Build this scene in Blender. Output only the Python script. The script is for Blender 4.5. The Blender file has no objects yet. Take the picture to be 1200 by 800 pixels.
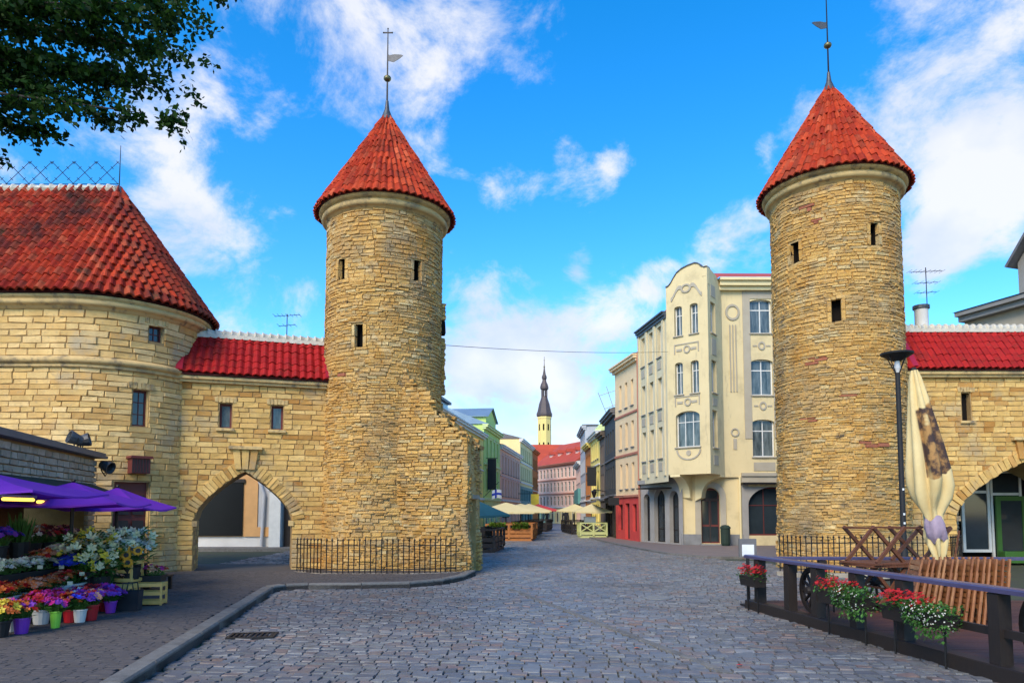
import bpy, math, random
from mathutils import Vector, Matrix
random.seed(11)
S = bpy.context.scene
col = S.collection
PI = math.pi
R = math.radians
# ------------------------------------------------------------------ camera
FOC, PITCH, HOR, EYE = 840.0, R(4.0), 598.0, 1.65
CY = HOR - FOC * math.tan(PITCH)
cam_d = bpy.data.cameras.new('camera')
cam = bpy.data.objects.new('camera', cam_d)
col.objects.link(cam)
cam.location = (0, 0, EYE)
cam.rotation_euler = (PI / 2 + PITCH, 0, 0)
cam_d.sensor_width = 36
cam_d.lens = FOC / 1200 * 36
cam_d.shift_y = (CY - 400) / 1200
cam_d.clip_start = 0.1
cam_d.clip_end = 6000
S.camera = cam

def ray(px, py):
    x = (px - 600) / FOC
    u = (CY - py) / FOC
    return Vector((x, math.cos(PITCH) - u * math.sin(PITCH), math.sin(PITCH) + u * math.cos(PITCH)))

def at(px, py, Y):
    d = ray(px, py)
    return Vector((0, 0, EYE)) + d * (Y / d.y)

def ground(px, py):
    d = ray(px, py)
    return Vector((0, 0, EYE)) + d * (-EYE / d.z)

def toscreen(p):
    z = p[2] - EYE
    fw = p[1] * math.cos(PITCH) + z * math.sin(PITCH)
    up = -p[1] * math.sin(PITCH) + z * math.cos(PITCH)
    if fw < .1:
        return -9999, -9999
    return 600 + FOC * p[0] / fw, CY - FOC * up / fw

# ------------------------------------------------------------------ light
SUN_EL, SUN_AZ = R(40), R(208)          # azimuth clockwise from +Y: behind the camera, to its left
sun_dir = Vector((math.sin(SUN_AZ) * math.cos(SUN_EL), math.cos(SUN_AZ) * math.cos(SUN_EL), math.sin(SUN_EL)))
sd = bpy.data.lights.new('sun', 'SUN')
sd.energy = 2.6
sd.angle = R(30)
sd.color = (1.0, 0.87, 0.66)
sun = bpy.data.objects.new('sun', sd)
col.objects.link(sun)
sun.rotation_euler = (-sun_dir).to_track_quat('-Z', 'Y').to_euler()
S.view_settings.view_transform = 'Standard'
S.view_settings.look = 'None'
S.view_settings.exposure = 0.74
S.view_settings.gamma = 1.0

# ------------------------------------------------------------------ sky
W = bpy.data.worlds.new('World')
S.world = W
W.use_nodes = True
nt = W.node_tree
N, LK = nt.nodes, nt.links
N.clear()
def nd(t, **k):
    n = N.new(t)
    for a, b in k.items():
        setattr(n, a, b)
    return n
def mth(op, a, b=None, c=None):
    n = nd('ShaderNodeMath', operation=op)
    for i, v in enumerate((a, b, c)):
        if v is None:
            continue
        if isinstance(v, (int, float)):
            n.inputs[i].default_value = v
        else:
            LK.new(v, n.inputs[i])
    return n.outputs[0]
out = nd('ShaderNodeOutputWorld')
bg = nd('ShaderNodeBackground')
bg.inputs[1].default_value = 0.13
sky = nd('ShaderNodeTexSky', sky_type='NISHITA')
sky.sun_disc = False
sky.sun_elevation = SUN_EL
sky.sun_rotation = SUN_AZ
sky.air_density = 1.0
sky.dust_density = 0.2
sky.ozone_density = 3.5
hs = nd('ShaderNodeHueSaturation')
hs.inputs['Saturation'].default_value = 1.38
hs.inputs['Value'].default_value = 1.5
LK.new(sky.outputs[0], hs.inputs['Color'])
tc = nd('ShaderNodeTexCoord')
gen = tc.outputs['Generated']
mp = nd('ShaderNodeMapping')
mp.inputs['Scale'].default_value = (1.0, 1.0, 1.35)
mp.inputs['Rotation'].default_value = (0.0, R(-24), 0.0)
LK.new(gen, mp.inputs[0])
n1 = nd('ShaderNodeTexNoise')
n1.inputs['Scale'].default_value = 7.0
n1.inputs['Detail'].default_value = 10
n1.inputs['Roughness'].default_value = 0.66
n1.inputs['Distortion'].default_value = 0.25
LK.new(mp.outputs[0], n1.inputs['Vector'])
bias = None
for px, py, rad, amp in [(500, 0, 170, .20), (330, 70, 130, .11), (250, 190, 120, .08), (90, 160, 150, .12), (205, 265, 60, .15), (290, 350, 130, .16),
                         (560, 400, 100, .20), (640, 470, 170, .30), (1150, 50, 180, .18), (1110, 190, 140, .13), (1180, 250, 100, .15), (925, 150, 60, .16),
                         (865, 292, 65, .22), (690, 205, 60, .12), (600, 220, 45, .14), (700, 375, 90, .10), (670, 300, 36, .20), (770, 328, 34, .18), (650, 158, 24, .10), (620, 318, 28, .16), (735, 178, 40, .14),
                         (1090, 300, 50, .22), (560, 320, 60, .10), (400, 150, 60, .09), (790, 120, 120, -.14), (560, 130, 70, -.10), (790, 230, 80, -.08),
                         (350, 250, 80, -.08), (830, 60, 120, -.14), (450, 300, 70, -.03)]:
    d = ray(px, py).normalized()
    v = nd('ShaderNodeVectorMath', operation='DOT_PRODUCT')
    LK.new(gen, v.inputs[0])
    v.inputs[1].default_value = d
    mr = nd('ShaderNodeMapRange', interpolation_type='SMOOTHSTEP')
    LK.new(v.outputs['Value'], mr.inputs[0])
    mr.inputs[1].default_value = math.cos(rad / FOC)
    mr.inputs[2].default_value = 1.0
    mr.inputs[3].default_value = 0
    mr.inputs[4].default_value = amp
    bias = mr.outputs[0] if bias is None else mth('ADD', bias, mr.outputs[0])
dens = mth('ADD', n1.outputs['Fac'], bias)
cm = nd('ShaderNodeMapRange', interpolation_type='SMOOTHSTEP')
LK.new(dens, cm.inputs[0])
cm.inputs[1].default_value = 0.595
cm.inputs[2].default_value = 0.86
cm.inputs[4].default_value = 0.92
n2 = nd('ShaderNodeTexNoise')
n2.inputs['Scale'].default_value = 7.0
n2.inputs['Detail'].default_value = 6
LK.new(mp.outputs[0], n2.inputs['Vector'])
cc = nd('ShaderNodeMix', data_type='RGBA')
cc.inputs[6].default_value = (3.0, 3.5, 4.7, 1)
cc.inputs[7].default_value = (4.6, 4.6, 4.75, 1)
cr = nd('ShaderNodeMapRange')
LK.new(n2.outputs['Fac'], cr.inputs[0])
cr.inputs[1].default_value = .35
cr.inputs[2].default_value = .62
LK.new(cr.outputs[0], cc.inputs[0])
mx = nd('ShaderNodeMix', data_type='RGBA')
LK.new(cm.outputs[0], mx.inputs[0])
LK.new(hs.outputs[0], mx.inputs[6])
LK.new(cc.outputs[2], mx.inputs[7])
LK.new(mx.outputs[2], bg.inputs[0])
LK.new(bg.outputs[0], out.inputs[0])

# ------------------------------------------------------------------ mesh helpers
class MB:
    def __init__(s):
        s.v, s.f, s.m, s.sm = [], [], [], []
    def add(s, vs, fs, mi=0):
        o = len(s.v)
        s.v += [tuple(p) for p in vs]
        s.f += [tuple(i + o for i in f) for f in fs]
        s.m += [mi] * len(fs)
    def box(s, x0, x1, y0, y1, z0, z1, mi=0):
        s.add([(x0, y0, z0), (x1, y0, z0), (x1, y1, z0), (x0, y1, z0), (x0, y0, z1), (x1, y0, z1), (x1, y1, z1), (x0, y1, z1)],
              [(0, 3, 2, 1), (4, 5, 6, 7), (0, 1, 5, 4), (1, 2, 6, 5), (2, 3, 7, 6), (3, 0, 4, 7)], mi)
    def bbox(s, x0, x1, y0, y1, z0, z1, b=.01, mi=0):      # box with bevelled long top edges and corners
        pts = []
        for z, k in ((z0, 0), (z1 - b, 0), (z1, b)):
            pts += [(x0 + k, y0 + k, z), (x1 - k, y0 + k, z), (x1 - k, y1 - k, z), (x0 + k, y1 - k, z)]
        fs = [(0, 3, 2, 1), (8, 9, 10, 11)]
        for l in (0, 4):
            for i in range(4):
                j = (i + 1) % 4
                fs.append((l + i, l + j, l + j + 4, l + i + 4))
        s.add(pts, fs, mi)
    def bar(s, p, q, w, h, mi=0, up=(0, 0, 1)):
        p, q = Vector(p), Vector(q)
        d = (q - p).normalized()
        u = Vector(up)
        if abs(d.dot(u)) > .98:
            u = Vector((0, 1, 0))
        a = d.cross(u).normalized()
        b = a.cross(d)
        vs = []
        for e in (p, q):
            for i, j in ((-1, -1), (1, -1), (1, 1), (-1, 1)):
                vs.append(e + a * (i * w / 2) + b * (j * h / 2))
        s.add(vs, [(0, 1, 2, 3), (7, 6, 5, 4), (0, 4, 5, 1), (1, 5, 6, 2), (2, 6, 7, 3), (3, 7, 4, 0)], mi)
    def tube(s, pts, r, seg=6, mi=0, cap=True):
        pts = [Vector(p) for p in pts]
        n = len(pts)
        rs = r if isinstance(r, (list, tuple)) else [r] * n
        o = []
        ref = Vector((.31, .17, .93))
        for i, p in enumerate(pts):
            d = (pts[min(i + 1, n - 1)] - pts[max(i - 1, 0)]).normalized()
            if abs(d.dot(ref)) > .97:
                ref = Vector((1, .1, 0)).normalized()
            a = d.cross(ref).normalized()
            b = d.cross(a)
            o += [p + (a * math.cos(2 * PI * k / seg) + b * math.sin(2 * PI * k / seg)) * rs[i] for k in range(seg)]
        fs = []
        for i in range(n - 1):
            for k in range(seg):
                k2 = (k + 1) % seg
                fs.append((i * seg + k, i * seg + k2, (i + 1) * seg + k2, (i + 1) * seg + k))
        if cap:
            fs.append(tuple(range(seg)))
            fs.append(tuple((n - 1) * seg + k for k in reversed(range(seg))))
        s.add(o, fs, mi)
    def lathe(s, prof, c=(0, 0, 0), seg=24, a0=0, a1=2 * PI, mi=0):
        full = abs(a1 - a0 - 2 * PI) < 1e-6
        k = seg if full else seg + 1
        vs = []
        for r, z in prof:
            for i in range(k):
                a = a0 + (a1 - a0) * i / seg
                vs.append((c[0] + r * math.cos(a), c[1] + r * math.sin(a), c[2] + z))
        fs = []
        for j in range(len(prof) - 1):
            for i in range(seg):
                i2 = (i + 1) % k
                fs.append((j * k + i, j * k + i2, (j + 1) * k + i2, (j + 1) * k + i))
        s.add(vs, fs, mi)
    def prism(s, poly, z0, z1, mi=0):
        n = len(poly)
        vs = [(x, y, z0) for x, y in poly] + [(x, y, z1) for x, y in poly]
        s.add(vs, [tuple(reversed(range(n))), tuple(range(n, 2 * n))] + [(i, (i + 1) % n, (i + 1) % n + n, i + n) for i in range(n)], mi)
    def vprism(s, poly, y0, y1, mi=0):                      # polygon in x-z, extruded along y
        n = len(poly)
        vs = [(x, y0, z) for x, z in poly] + [(x, y1, z) for x, z in poly]
        s.add(vs, [tuple(range(n)), tuple(reversed(range(n, 2 * n)))] + [((i + 1) % n, i, i + n, (i + 1) % n + n) for i in range(n)], mi)
    def ball(s, c, r, seg=8, rings=5, mi=0, sz=1.0):
        s.lathe([(max(r * math.sin(PI * i / rings), .0005), -r * sz * math.cos(PI * i / rings)) for i in range(rings + 1)], c, seg, mi=mi)
    def xf(s, M, start=0):
        for i in range(start, len(s.v)):
            s.v[i] = tuple(M @ Vector(s.v[i]))
    def mesh(s, name, mats, smooth=False):
        me = bpy.data.meshes.new(name)
        me.from_pydata(s.v, [], s.f)
        for m in (mats if isinstance(mats, (list, tuple)) else [mats]):
            me.materials.append(m)
        if any(s.m):
            me.polygons.foreach_set('material_index', s.m)
        if smooth:
            me.polygons.foreach_set('use_smooth', [True] * len(s.f))
        me.update()
        return me
    def build(s, name, mats, parent=None, smooth=False, label=None):
        return link(name, s.mesh(name, mats, smooth), parent, label)

def link(name, data, parent=None, label=None, mtx=None):
    o = bpy.data.objects.new(name, data)
    col.objects.link(o)
    if parent is not None:
        o.parent = parent
    if mtx is not None:
        o.matrix_basis = mtx
    if label:
        o['label'] = label
    return o
def thing(name, label, cat, loc=(0, 0, 0), rz=0, group=None):
    o = bpy.data.objects.new(name, None)
    col.objects.link(o)
    o.empty_display_size = .1
    o.location = loc
    o.rotation_euler = (0, 0, rz)
    o['label'] = label
    o['category'] = cat
    if group:
        o['group'] = group
    return o
def tag(o, label, cat, group=None):
    o['label'] = label
    o['category'] = cat
    if group:
        o['group'] = group
    return o
def struct(o):
    o['kind'] = 'structure'
    return o
def copy_tree(o, parent=None):
    c = o.copy()
    col.objects.link(c)
    if parent is not None:
        c.parent = parent
    for ch in list(o.children):
        copy_tree(ch, c)
    return c
def pm(o):                                                  # world matrix of an object before the depsgraph runs
    m = o.matrix_basis.copy()
    return pm(o.parent) @ m if o.parent else m
def frame_m(pos, tx, n, sx=1, sn=1, sz=1, tz=(0, 0, 1)):
    tx, n, tz = Vector(tx), Vector(n), Vector(tz)
    m = Matrix.Identity(4)
    for i in range(3):
        m[i][0] = tx[i] * sx
        m[i][1] = -n[i] * sn
        m[i][2] = tz[i] * sz
        m[i][3] = pos[i]
    return m
def inpoly(x, y, poly):
    r = False
    j = len(poly) - 1
    for i in range(len(poly)):
        if (poly[i][1] > y) != (poly[j][1] > y) and x < (poly[j][0] - poly[i][0]) * (y - poly[i][1]) / (poly[j][1] - poly[i][1]) + poly[i][0]:
            r = not r
        j = i
    return r

# ------------------------------------------------------------------ materials
class NT:
    def __init__(s, name):
        s.mat = bpy.data.materials.new(name)
        s.mat.use_nodes = True
        s.t = s.mat.node_tree
        s.b = s.t.nodes['Principled BSDF']
    def n(s, t, **k):
        x = s.t.nodes.new(t)
        for a, b in k.items():
            setattr(x, a, b)
        return x
    def l(s, a, b):
        s.t.links.new(a, b)
    def math(s, op, a, b=None):
        n = s.n('ShaderNodeMath', operation=op)
        for i, v in enumerate((a, b)):
            if v is None:
                continue
            if isinstance(v, (int, float)):
                n.inputs[i].default_value = v
            else:
                s.l(v, n.inputs[i])
        return n.outputs[0]
    def noise(s, scale, detail=5, rough=.6, vec=None, stretch=None):
        if vec is None:
            vec = s.pos()
        if stretch:
            m = s.n('ShaderNodeMapping')
            m.inputs['Scale'].default_value = stretch
            s.l(vec, m.inputs[0])
            vec = m.outputs[0]
        x = s.n('ShaderNodeTexNoise')
        x.inputs['Scale'].default_value = scale
        x.inputs['Detail'].default_value = detail
        x.inputs['Roughness'].default_value = rough
        s.l(vec, x.inputs['Vector'])
        return x.outputs['Fac']
    def pos(s):
        if not hasattr(s, '_p'):
            s._p = s.n('ShaderNodeNewGeometry')
        return s._p.outputs['Position']
    def rmap(s, v, a, b, c=0, d=1):
        m = s.n('ShaderNodeMapRange')
        s.l(v, m.inputs[0])
        for i, x in enumerate((a, b, c, d)):
            m.inputs[i + 1].default_value = x
        return m.outputs[0]
    def mix(s, f, a, b, mode='MIX'):
        m = s.n('ShaderNodeMix', data_type='RGBA', blend_type=mode)
        for i, v in ((0, f), (6, a), (7, b)):
            if isinstance(v, (int, float)):
                m.inputs[i].default_value = v
            elif isinstance(v, (tuple, list)):
                m.inputs[i].default_value = tuple(v)[:3] + (1,)
            else:
                s.l(v, m.inputs[i])
        return m.outputs[2]
    def rand(s):
        s.pos()
        oi = s.n('ShaderNodeObjectInfo')
        return s.math('FRACT', s.math('ADD', oi.outputs['Random'], s.math('MULTIPLY', s._p.outputs['Random Per Island'], 7.31)))
    def ramp(s, v, cols):
        r = s.n('ShaderNodeValToRGB')
        e = r.color_ramp.elements
        while len(e) < len(cols):
            e.new(.5)
        for i, c in enumerate(cols):
            e[i].position = i / (len(cols) - 1)
            e[i].color = tuple(c) + (1,)
        s.l(v, r.inputs[0])
        return r.outputs[0]

def mat(name, c, c2=None, scale=2.5, rough=.8, bump=0.0, bscale=25, pal=None, stains=(), metal=0, spec=.5, detail=6, coat=0, trans=0, bdist=.02, stretch=None):
    t = NT(name)
    b = t.b
    b.inputs['Roughness'].default_value = rough
    b.inputs['Metallic'].default_value = metal
    b.inputs['Specular IOR Level'].default_value = spec
    if coat:
        b.inputs['Coat Weight'].default_value = coat
    if pal:
        base = t.ramp(t.rand(), pal)
        f = t.rmap(t.noise(scale, detail, stretch=stretch), .3, .7)
        base = t.mix(f, base, t.mix(1.0, base, c2 or (.7, .7, .7), 'MULTIPLY'))
    elif c2:
        base = t.mix(t.rmap(t.noise(scale, detail, stretch=stretch), .3, .7), c, c2)
    else:
        base = t.mix(t.rmap(t.noise(scale, detail), .3, .7), c, tuple(x * .82 for x in c[:3]))
    for sc, ss, lo, hi, *mode in stains:
        st = mode[1] if len(mode) > 1 else None
        base = t.mix(t.rmap(t.noise(ss, 7, .65, stretch=st), lo, hi), base, sc, mode[0] if mode else 'MIX')
    t.l(base, b.inputs['Base Color'])
    if bump:
        bn = t.n('ShaderNodeBump')
        bn.inputs['Strength'].default_value = bump
        bn.inputs['Distance'].default_value = bdist
        t.l(t.noise(bscale, 6, .65, stretch=stretch), bn.inputs['Height'])
        t.l(bn.outputs[0], b.inputs['Normal'])
    if trans:
        b.inputs['Subsurface Weight'].default_value = 0
        tr = t.n('ShaderNodeBsdfTranslucent')
        t.l(base, tr.inputs[0])
        ms = t.n('ShaderNodeMixShader')
        ms.inputs[0].default_value = trans
        t.l(b.outputs[0], ms.inputs[1])
        t.l(tr.outputs[0], ms.inputs[2])
        t.l(ms.outputs[0], t.t.nodes['Material Output'].inputs[0])
    return t.mat
def emit(name, c, k):
    t = NT(name)
    t.b.inputs['Base Color'].default_value = tuple(c) + (1,)
    t.b.inputs['Emission Color'].default_value = tuple(c) + (1,)
    t.b.inputs['Emission Strength'].default_value = k
    return t.mat

M = {}
# rubble limestone of the towers: ochre, with grey and rust stains of their own shape
M['rubble'] = mat('rubble', None, (.74, .68, .58), 3.2, .92, .9, 22,
    pal=[(0.612, 0.351, 0.096), (0.714, 0.435, 0.132), (0.653, 0.385, 0.102), (0.755, 0.486, 0.175), (0.571, 0.309, 0.072), (0.714, 0.460, 0.163), (0.734, 0.444, 0.126), (.48, .33, .15), (.74, .57, .27)],
    stains=[((.30, .21, .11), .55, .50, .68), ((.50, .25, .05), .9, .51, .65), ((.60, .46, .24), 1.5, .58, .72), ((.13, .095, .06), 1.9, .57, .70, 'MIX', (1, 1, 2.2)), ((.35, .24, .12), 13, .54, .70)], bdist=.05)
M['rubble_red'] = mat('rubble_red', (.36, .11, .05), (.26, .09, .05), 8, .9, .6, 30)
M['mortar'] = mat('mortar', (.55, .37, .15), (.42, .27, .10), 5, .95, .8, 30, stains=[((.12, .09, .06), .8, .55, .7)])
M['ashlar'] = mat('ashlar', None, (.74, .70, .64), 3.0, .88, .5, 26,
    pal=[(0.734, 0.485, 0.179), (0.775, 0.530, 0.215), (0.704, 0.450, 0.151), (0.765, 0.512, 0.201), (0.816, 0.583, 0.266), (0.745, 0.495, 0.179), (0.724, 0.468, 0.165), (0.592, 0.336, 0.100), (0.765, 0.521, 0.208)],
    stains=[((.40, .33, .22), .8, .54, .72), ((.42, .30, .15), 12, .56, .72)], bdist=.03)
M['ashlar_b'] = mat('ashlar_b', None, (.72, .68, .60), 3.0, .88, .5, 26,
    pal=[(0.700, 0.445, 0.136), (0.740, 0.479, 0.163), (0.640, 0.385, 0.111), (0.710, 0.454, 0.143), (0.760, 0.513, 0.189), (0.450, 0.205, 0.039), (0.700, 0.445, 0.136), (0.670, 0.410, 0.124), (0.720, 0.462, 0.157)],
    stains=[((.36, .28, .17), .8, .54, .70), ((.40, .27, .12), 12, .56, .72)], bdist=.03)
M['jointing'] = mat('jointing', (.40, .26, .105), (.27, .17, .07), 4, .95, .6, 30)
M['dressed'] = mat('dressed', (.62, .43, .18), (.52, .35, .135), 4, .85, .4, 30, stains=[((.20, .15, .09), 1.3, .50, .70), ((.14, .11, .08), 4, .54, .68)])
M['greystone'] = mat('greystone', None, (.7, .7, .7), 4, .9, .5, 28, pal=[(.42, .36, .26), (.50, .43, .33), (.36, .30, .22), (.54, .48, .38)], stains=[((.1, .09, .08), 1.5, .55, .75)])
M['tile'] = mat('tile', None, (.7, .58, .5), 4.5, .8, .3, 40,
    pal=[(0.430, 0.042, 0.011), (0.499, 0.056, 0.016), (0.378, 0.032, 0.009), (0.533, 0.074, 0.023), (0.447, 0.045, 0.012), (0.327, 0.026, 0.009), (.30, .045, .018), (.60, .115, .045)],
    stains=[((.14, .028, .012), .8, .54, .74), ((.12, .03, .015), 7, .56, .70)], bdist=.01, spec=.2)
M['tile_old'] = mat('tile_old', None, (.62, .52, .46), 4.5, .8, .3, 40,
    pal=[(0.419, 0.036, 0.011), (0.480, 0.048, 0.013), (0.349, 0.026, 0.009), (0.506, 0.061, 0.020), (0.297, 0.020, 0.009), (.24, .035, .018), (.52, .10, .04)],
    stains=[((.05, .016, .012), .55, .46, .64), ((.08, .04, .018), 1.7, .56, .70), ((.10, .025, .015), 7, .56, .70)], bdist=.01, spec=.2)
M['tile_new'] = mat('tile_new', None, (.75, .65, .6), 4.5, .65, .15, 40,
    pal=[(0.357, 0.011, 0.011), (0.399, 0.014, 0.013), (0.315, 0.009, 0.010), (0.365, 0.013, 0.011)], stains=[((.16, .012, .010), 1.2, .52, .70), ((.20, .02, .012), 6, .54, .70)], bdist=.01, spec=.2)
M['under'] = mat('under', (.10, .012, .008))
M['flash'] = mat('flash', (.34, .012, .03), rough=.35)
M['ridge'] = mat('ridge', (.62, .58, .48), (.46, .42, .34), 6, .7, .3)
M['iron'] = mat('iron', (.018, .018, .02), (.03, .025, .022), 20, .5, metal=.6)
M['lead'] = mat('lead', (.10, .105, .11), (.06, .06, .065), 10, .5, metal=.5)
M['gilt'] = mat('gilt', (.22, .19, .08), (.15, .14, .08), 10, .45, metal=.8)
M['black'] = mat('black', (.008, .008, .009), rough=.7)
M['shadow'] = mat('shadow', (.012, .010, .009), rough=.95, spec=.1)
M['glass'] = mat('glass', (.018, .026, .032), (.03, .042, .05), 1.2, .07, spec=.7)
M['curtain'] = mat('curtain', (.16, .19, .19), (.012, .025, .03), 2.2, .12, spec=.6, stretch=(3, 3, .6))
M['redframe'] = mat('redframe', (.13, .018, .012), rough=.6)
M['white'] = mat('white', (.72, .71, .66), (.62, .61, .57), 5, .6)
M['whitepl'] = mat('whitepl', (.66, .64, .60), (.55, .53, .50), 1.5, .85, .2, 40)
M['cream'] = mat('cream', (.69, .56, .31), (.62, .50, .27), .9, .85, .15, 60, stains=[((.50, .40, .22), .9, .54, .72), ((.44, .36, .22), 2.5, .58, .74, 'MIX', (2.5, 2.5, .35))])
M['creamlt'] = mat('creamlt', (.76, .64, .36), (.70, .57, .30), 1.2, .8, .1, 60)
M['greyplaster'] = mat('greyplaster', (.42, .37, .28), (.36, .31, .23), 1.2, .88, .25, 60)
M['bluegrey'] = mat('bluegrey', (.34, .32, .29), (.27, .25, .23), 1.5, .85, .15, 50)
M['stonebase'] = mat('stonebase', (.22, .22, .22), (.15, .15, .15), 2.5, .85, .3, 40)
M['streetcream'] = mat('streetcream', (.66, .57, .37), (.58, .49, .30), 1, .85, .15, 50, stains=[((.42, .36, .25), 2.2, .56, .74, 'MIX', (2.5, 2.5, .35))])
M['beige'] = mat('beige', (.78, .58, .34), (.70, .50, .28), .8, .85, .15, 50, stains=[((.4, .3, .2), .8, .66, .8)])
M['coral'] = mat('coral', (.58, .055, .045), (.48, .045, .04), 2, .7)
M['brickred'] = mat('brickred', (.42, .16, .10), rough=.8)
M['green'] = mat('green', (.58, .72, .20), (.52, .66, .17), 1, .85)
M['greenlt'] = mat('greenlt', (.70, .78, .34), rough=.8)
M['pink'] = mat('pink', (.90, .50, .32), (.85, .45, .28), 1, .85)
M['pinklt'] = mat('pinklt', (.78, .52, .42), (.72, .47, .38), .6, .85)
M['butter'] = mat('butter', (.88, .70, .20), (.82, .63, .17), 1, .85)
M['ivory'] = mat('ivory', (.86, .70, .34), (.80, .64, .28), 1, .85)
M['orange'] = mat('orange', (.48, .17, .04), (.40, .14, .03), 1, .8)
M['teal'] = mat('teal', (.10, .28, .26), rough=.7)
M['darkwood'] = mat('darkwood', (.012, .008, .007), (.020, .013, .010), 8, .55, .2, 40, stretch=(8, 8, 1))
M['greywall'] = mat('greywall', (.50, .50, .50), (.42, .42, .43), .8, .85)
M['darkhouse'] = mat('darkhouse', (.035, .038, .04), (.05, .045, .04), 2, .7)
M['brownhouse'] = mat('brownhouse', (.16, .12, .09), (.12, .09, .07), 2, .8)
M['metalroof'] = mat('metalroof', (.22, .30, .38), (.17, .24, .30), 1.5, .4, metal=.3)
M['redroof'] = mat('redroof', (.50, .065, .02), (.36, .045, .018), .8, .7, .4, 6)
M['slate'] = mat('slate', (.10, .10, .11), (.15, .14, .13), 3, .6)
M['paleroof'] = mat('paleroof', (.26, .25, .23), (.2, .19, .17), 2, .7)
M['townstone'] = mat('townstone', (.78, .62, .24), (.70, .54, .18), .15, .9)
M['spire'] = mat('spire', (.055, .045, .05), (.09, .06, .055), .3, .6)
# ground
M['sett'] = mat('sett', None, (.72, .74, .78), 14, .50, .45, 60,
    pal=[(0.143, 0.147, 0.154), (0.181, 0.185, 0.186), (0.130, 0.134, 0.147), (0.203, 0.197, 0.190), (0.160, 0.164, 0.172), (0.190, 0.147, 0.129), (0.147, 0.151, 0.165), (0.212, 0.206, 0.197), (0.216, 0.139, 0.114), (0.164, 0.168, 0.172), (0.138, 0.139, 0.151), (.10, .105, .12), (.27, .26, .25)],
    stains=[((.085, .075, .072), .35, .50, .72), ((.07, .068, .06), 3.0, .56, .72)], bdist=.012)
M['joint'] = mat('joint', (.035, .032, .028), (.05, .065, .02), 1.6, .95, .5, 40)
M['road'] = mat('road', (.135, .15, .185), (.20, .205, .235), 1.2, .55, .6, 7, stretch=(.4, 1.6, 1))
M['paver'] = mat('paver', None, (.72, .7, .68), 9, .85, .3, 50, pal=[(.088, .075, .070), (.095, .080, .075), (.082, .070, .066), (.090, .076, .070), (.100, .084, .078)], stains=[((.06, .05, .047), .6, .52, .75)])
M['kerb'] = mat('kerb', None, (.7, .68, .65), 12, .8, .5, 50, pal=[(.20, .185, .165), (.165, .155, .14), (.225, .205, .18)], stains=[((.07, .065, .06), 1.5, .52, .75)])
M['paver_joint'] = mat('paver_joint', (.07, .06, .056), (.06, .052, .048), 3, .9)
M['darkglass'] = mat('darkglass', (.008, .008, .009), rough=.3, spec=.25)
M['walk'] = mat('walk', (.20, .145, .12), (.15, .115, .10), 1.3, .85, .4, 12)
M['earth'] = mat('earth', (.10, .10, .10), (.14, .13, .12), .5, .9)
# stall, deck
M['purple'] = mat('purple', (.19, .018, .50), (.155, .014, .43), 1.5, .75, .12, 8, trans=.25)
M['awning'] = mat('awning', (.014, .035, .022), (.010, .022, .016), 4, .8)
M['pot_grey'] = mat('pot_grey', (.20, .25, .26), rough=.5)
M['pot_purple'] = mat('pot_purple', (.22, .035, .42), rough=.4)
M['pot_red'] = mat('pot_red', (.46, .012, .02), rough=.4)
M['pot_green'] = mat('pot_green', (.25, .62, .06), rough=.4)
M['pot_white'] = mat('pot_white', (.6, .6, .58), rough=.4)
M['crate'] = mat('crate', (.66, .42, .12), (.56, .34, .09), 6, .6)
M['leaf'] = mat('leaf', None, (.8, .85, .7), 6, .6, pal=[(.05, .15, .022), (.08, .22, .035), (.04, .11, .02), (.10, .24, .04)], trans=.25)
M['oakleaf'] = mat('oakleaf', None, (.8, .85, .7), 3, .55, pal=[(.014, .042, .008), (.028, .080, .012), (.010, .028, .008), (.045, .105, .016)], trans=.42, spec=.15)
M['stem'] = mat('stem', (.03, .10, .02), rough=.7)
for k, c in dict(red=(.55, .012, .012), orange=(.72, .16, .02), pinkf=(.70, .03, .32), whitef=(.78, .76, .66), yellowf=(.80, .62, .05), bluef=(.03, .06, .72), violet=(.26, .05, .5),
                 lilyf=(.82, .80, .50), darkred=(.14, .01, .02), peach=(.75, .34, .2), sunf=(.80, .36, .01)).items():
    M['f_' + k] = mat('f_' + k, c, tuple(x * .75 for x in c), 30, .6, trans=.2)
M['tag'] = mat('tag', (.7, .62, .42), rough=.8)
M['bark'] = mat('bark', (.035, .028, .022), (.06, .05, .04), 8, .9, .8, 20)
M['tube'] = emit('tube', (1.0, .66, .08), 1.6)
M['lampred'] = mat('lampred', (.30, .035, .008), rough=.4)
M['brownwood'] = mat('brownwood', (.16, .055, .022), (.10, .035, .015), 6, .6, .2, 40, stretch=(1, 6, 6))
M['teak'] = mat('teak', None, (.6, .5, .45), 10, .55, .15, 40, pal=[(.36, .14, .05), (.42, .18, .07), (.30, .11, .04), (.48, .24, .10)])
M['board'] = mat('board', None, (.6, .55, .5), 6, .6, .3, 40, pal=[(.085, .032, .025), (.11, .042, .03), (.07, .028, .024), (.095, .04, .032)], stretch=(1, 8, 1))
M['railblue'] = mat('railblue', (.055, .048, .105), (.075, .068, .14), 5, .3, .1, 30)
M['canvas'] = mat('canvas', (.66, .52, .26), (.58, .44, .20), 3, .85, .15, 12)
M['canvasg'] = mat('canvasg', (.42, .40, .36), (.36, .34, .3), 3, .85, .15, 12)
M['lilac'] = mat('lilac', (.38, .29, .36), (.27, .20, .26), 6, .85, .3, 20)
M['umbcream'] = mat('umbcream', (.78, .66, .36), (.72, .6, .3), 3, .85, trans=.2)
M['tealcloth'] = mat('tealcloth', (.012, .085, .10), (.010, .07, .085), 3, .8)
M['orangewood'] = mat('orangewood', (.42, .15, .03), (.32, .11, .02), 6, .6)
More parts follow.
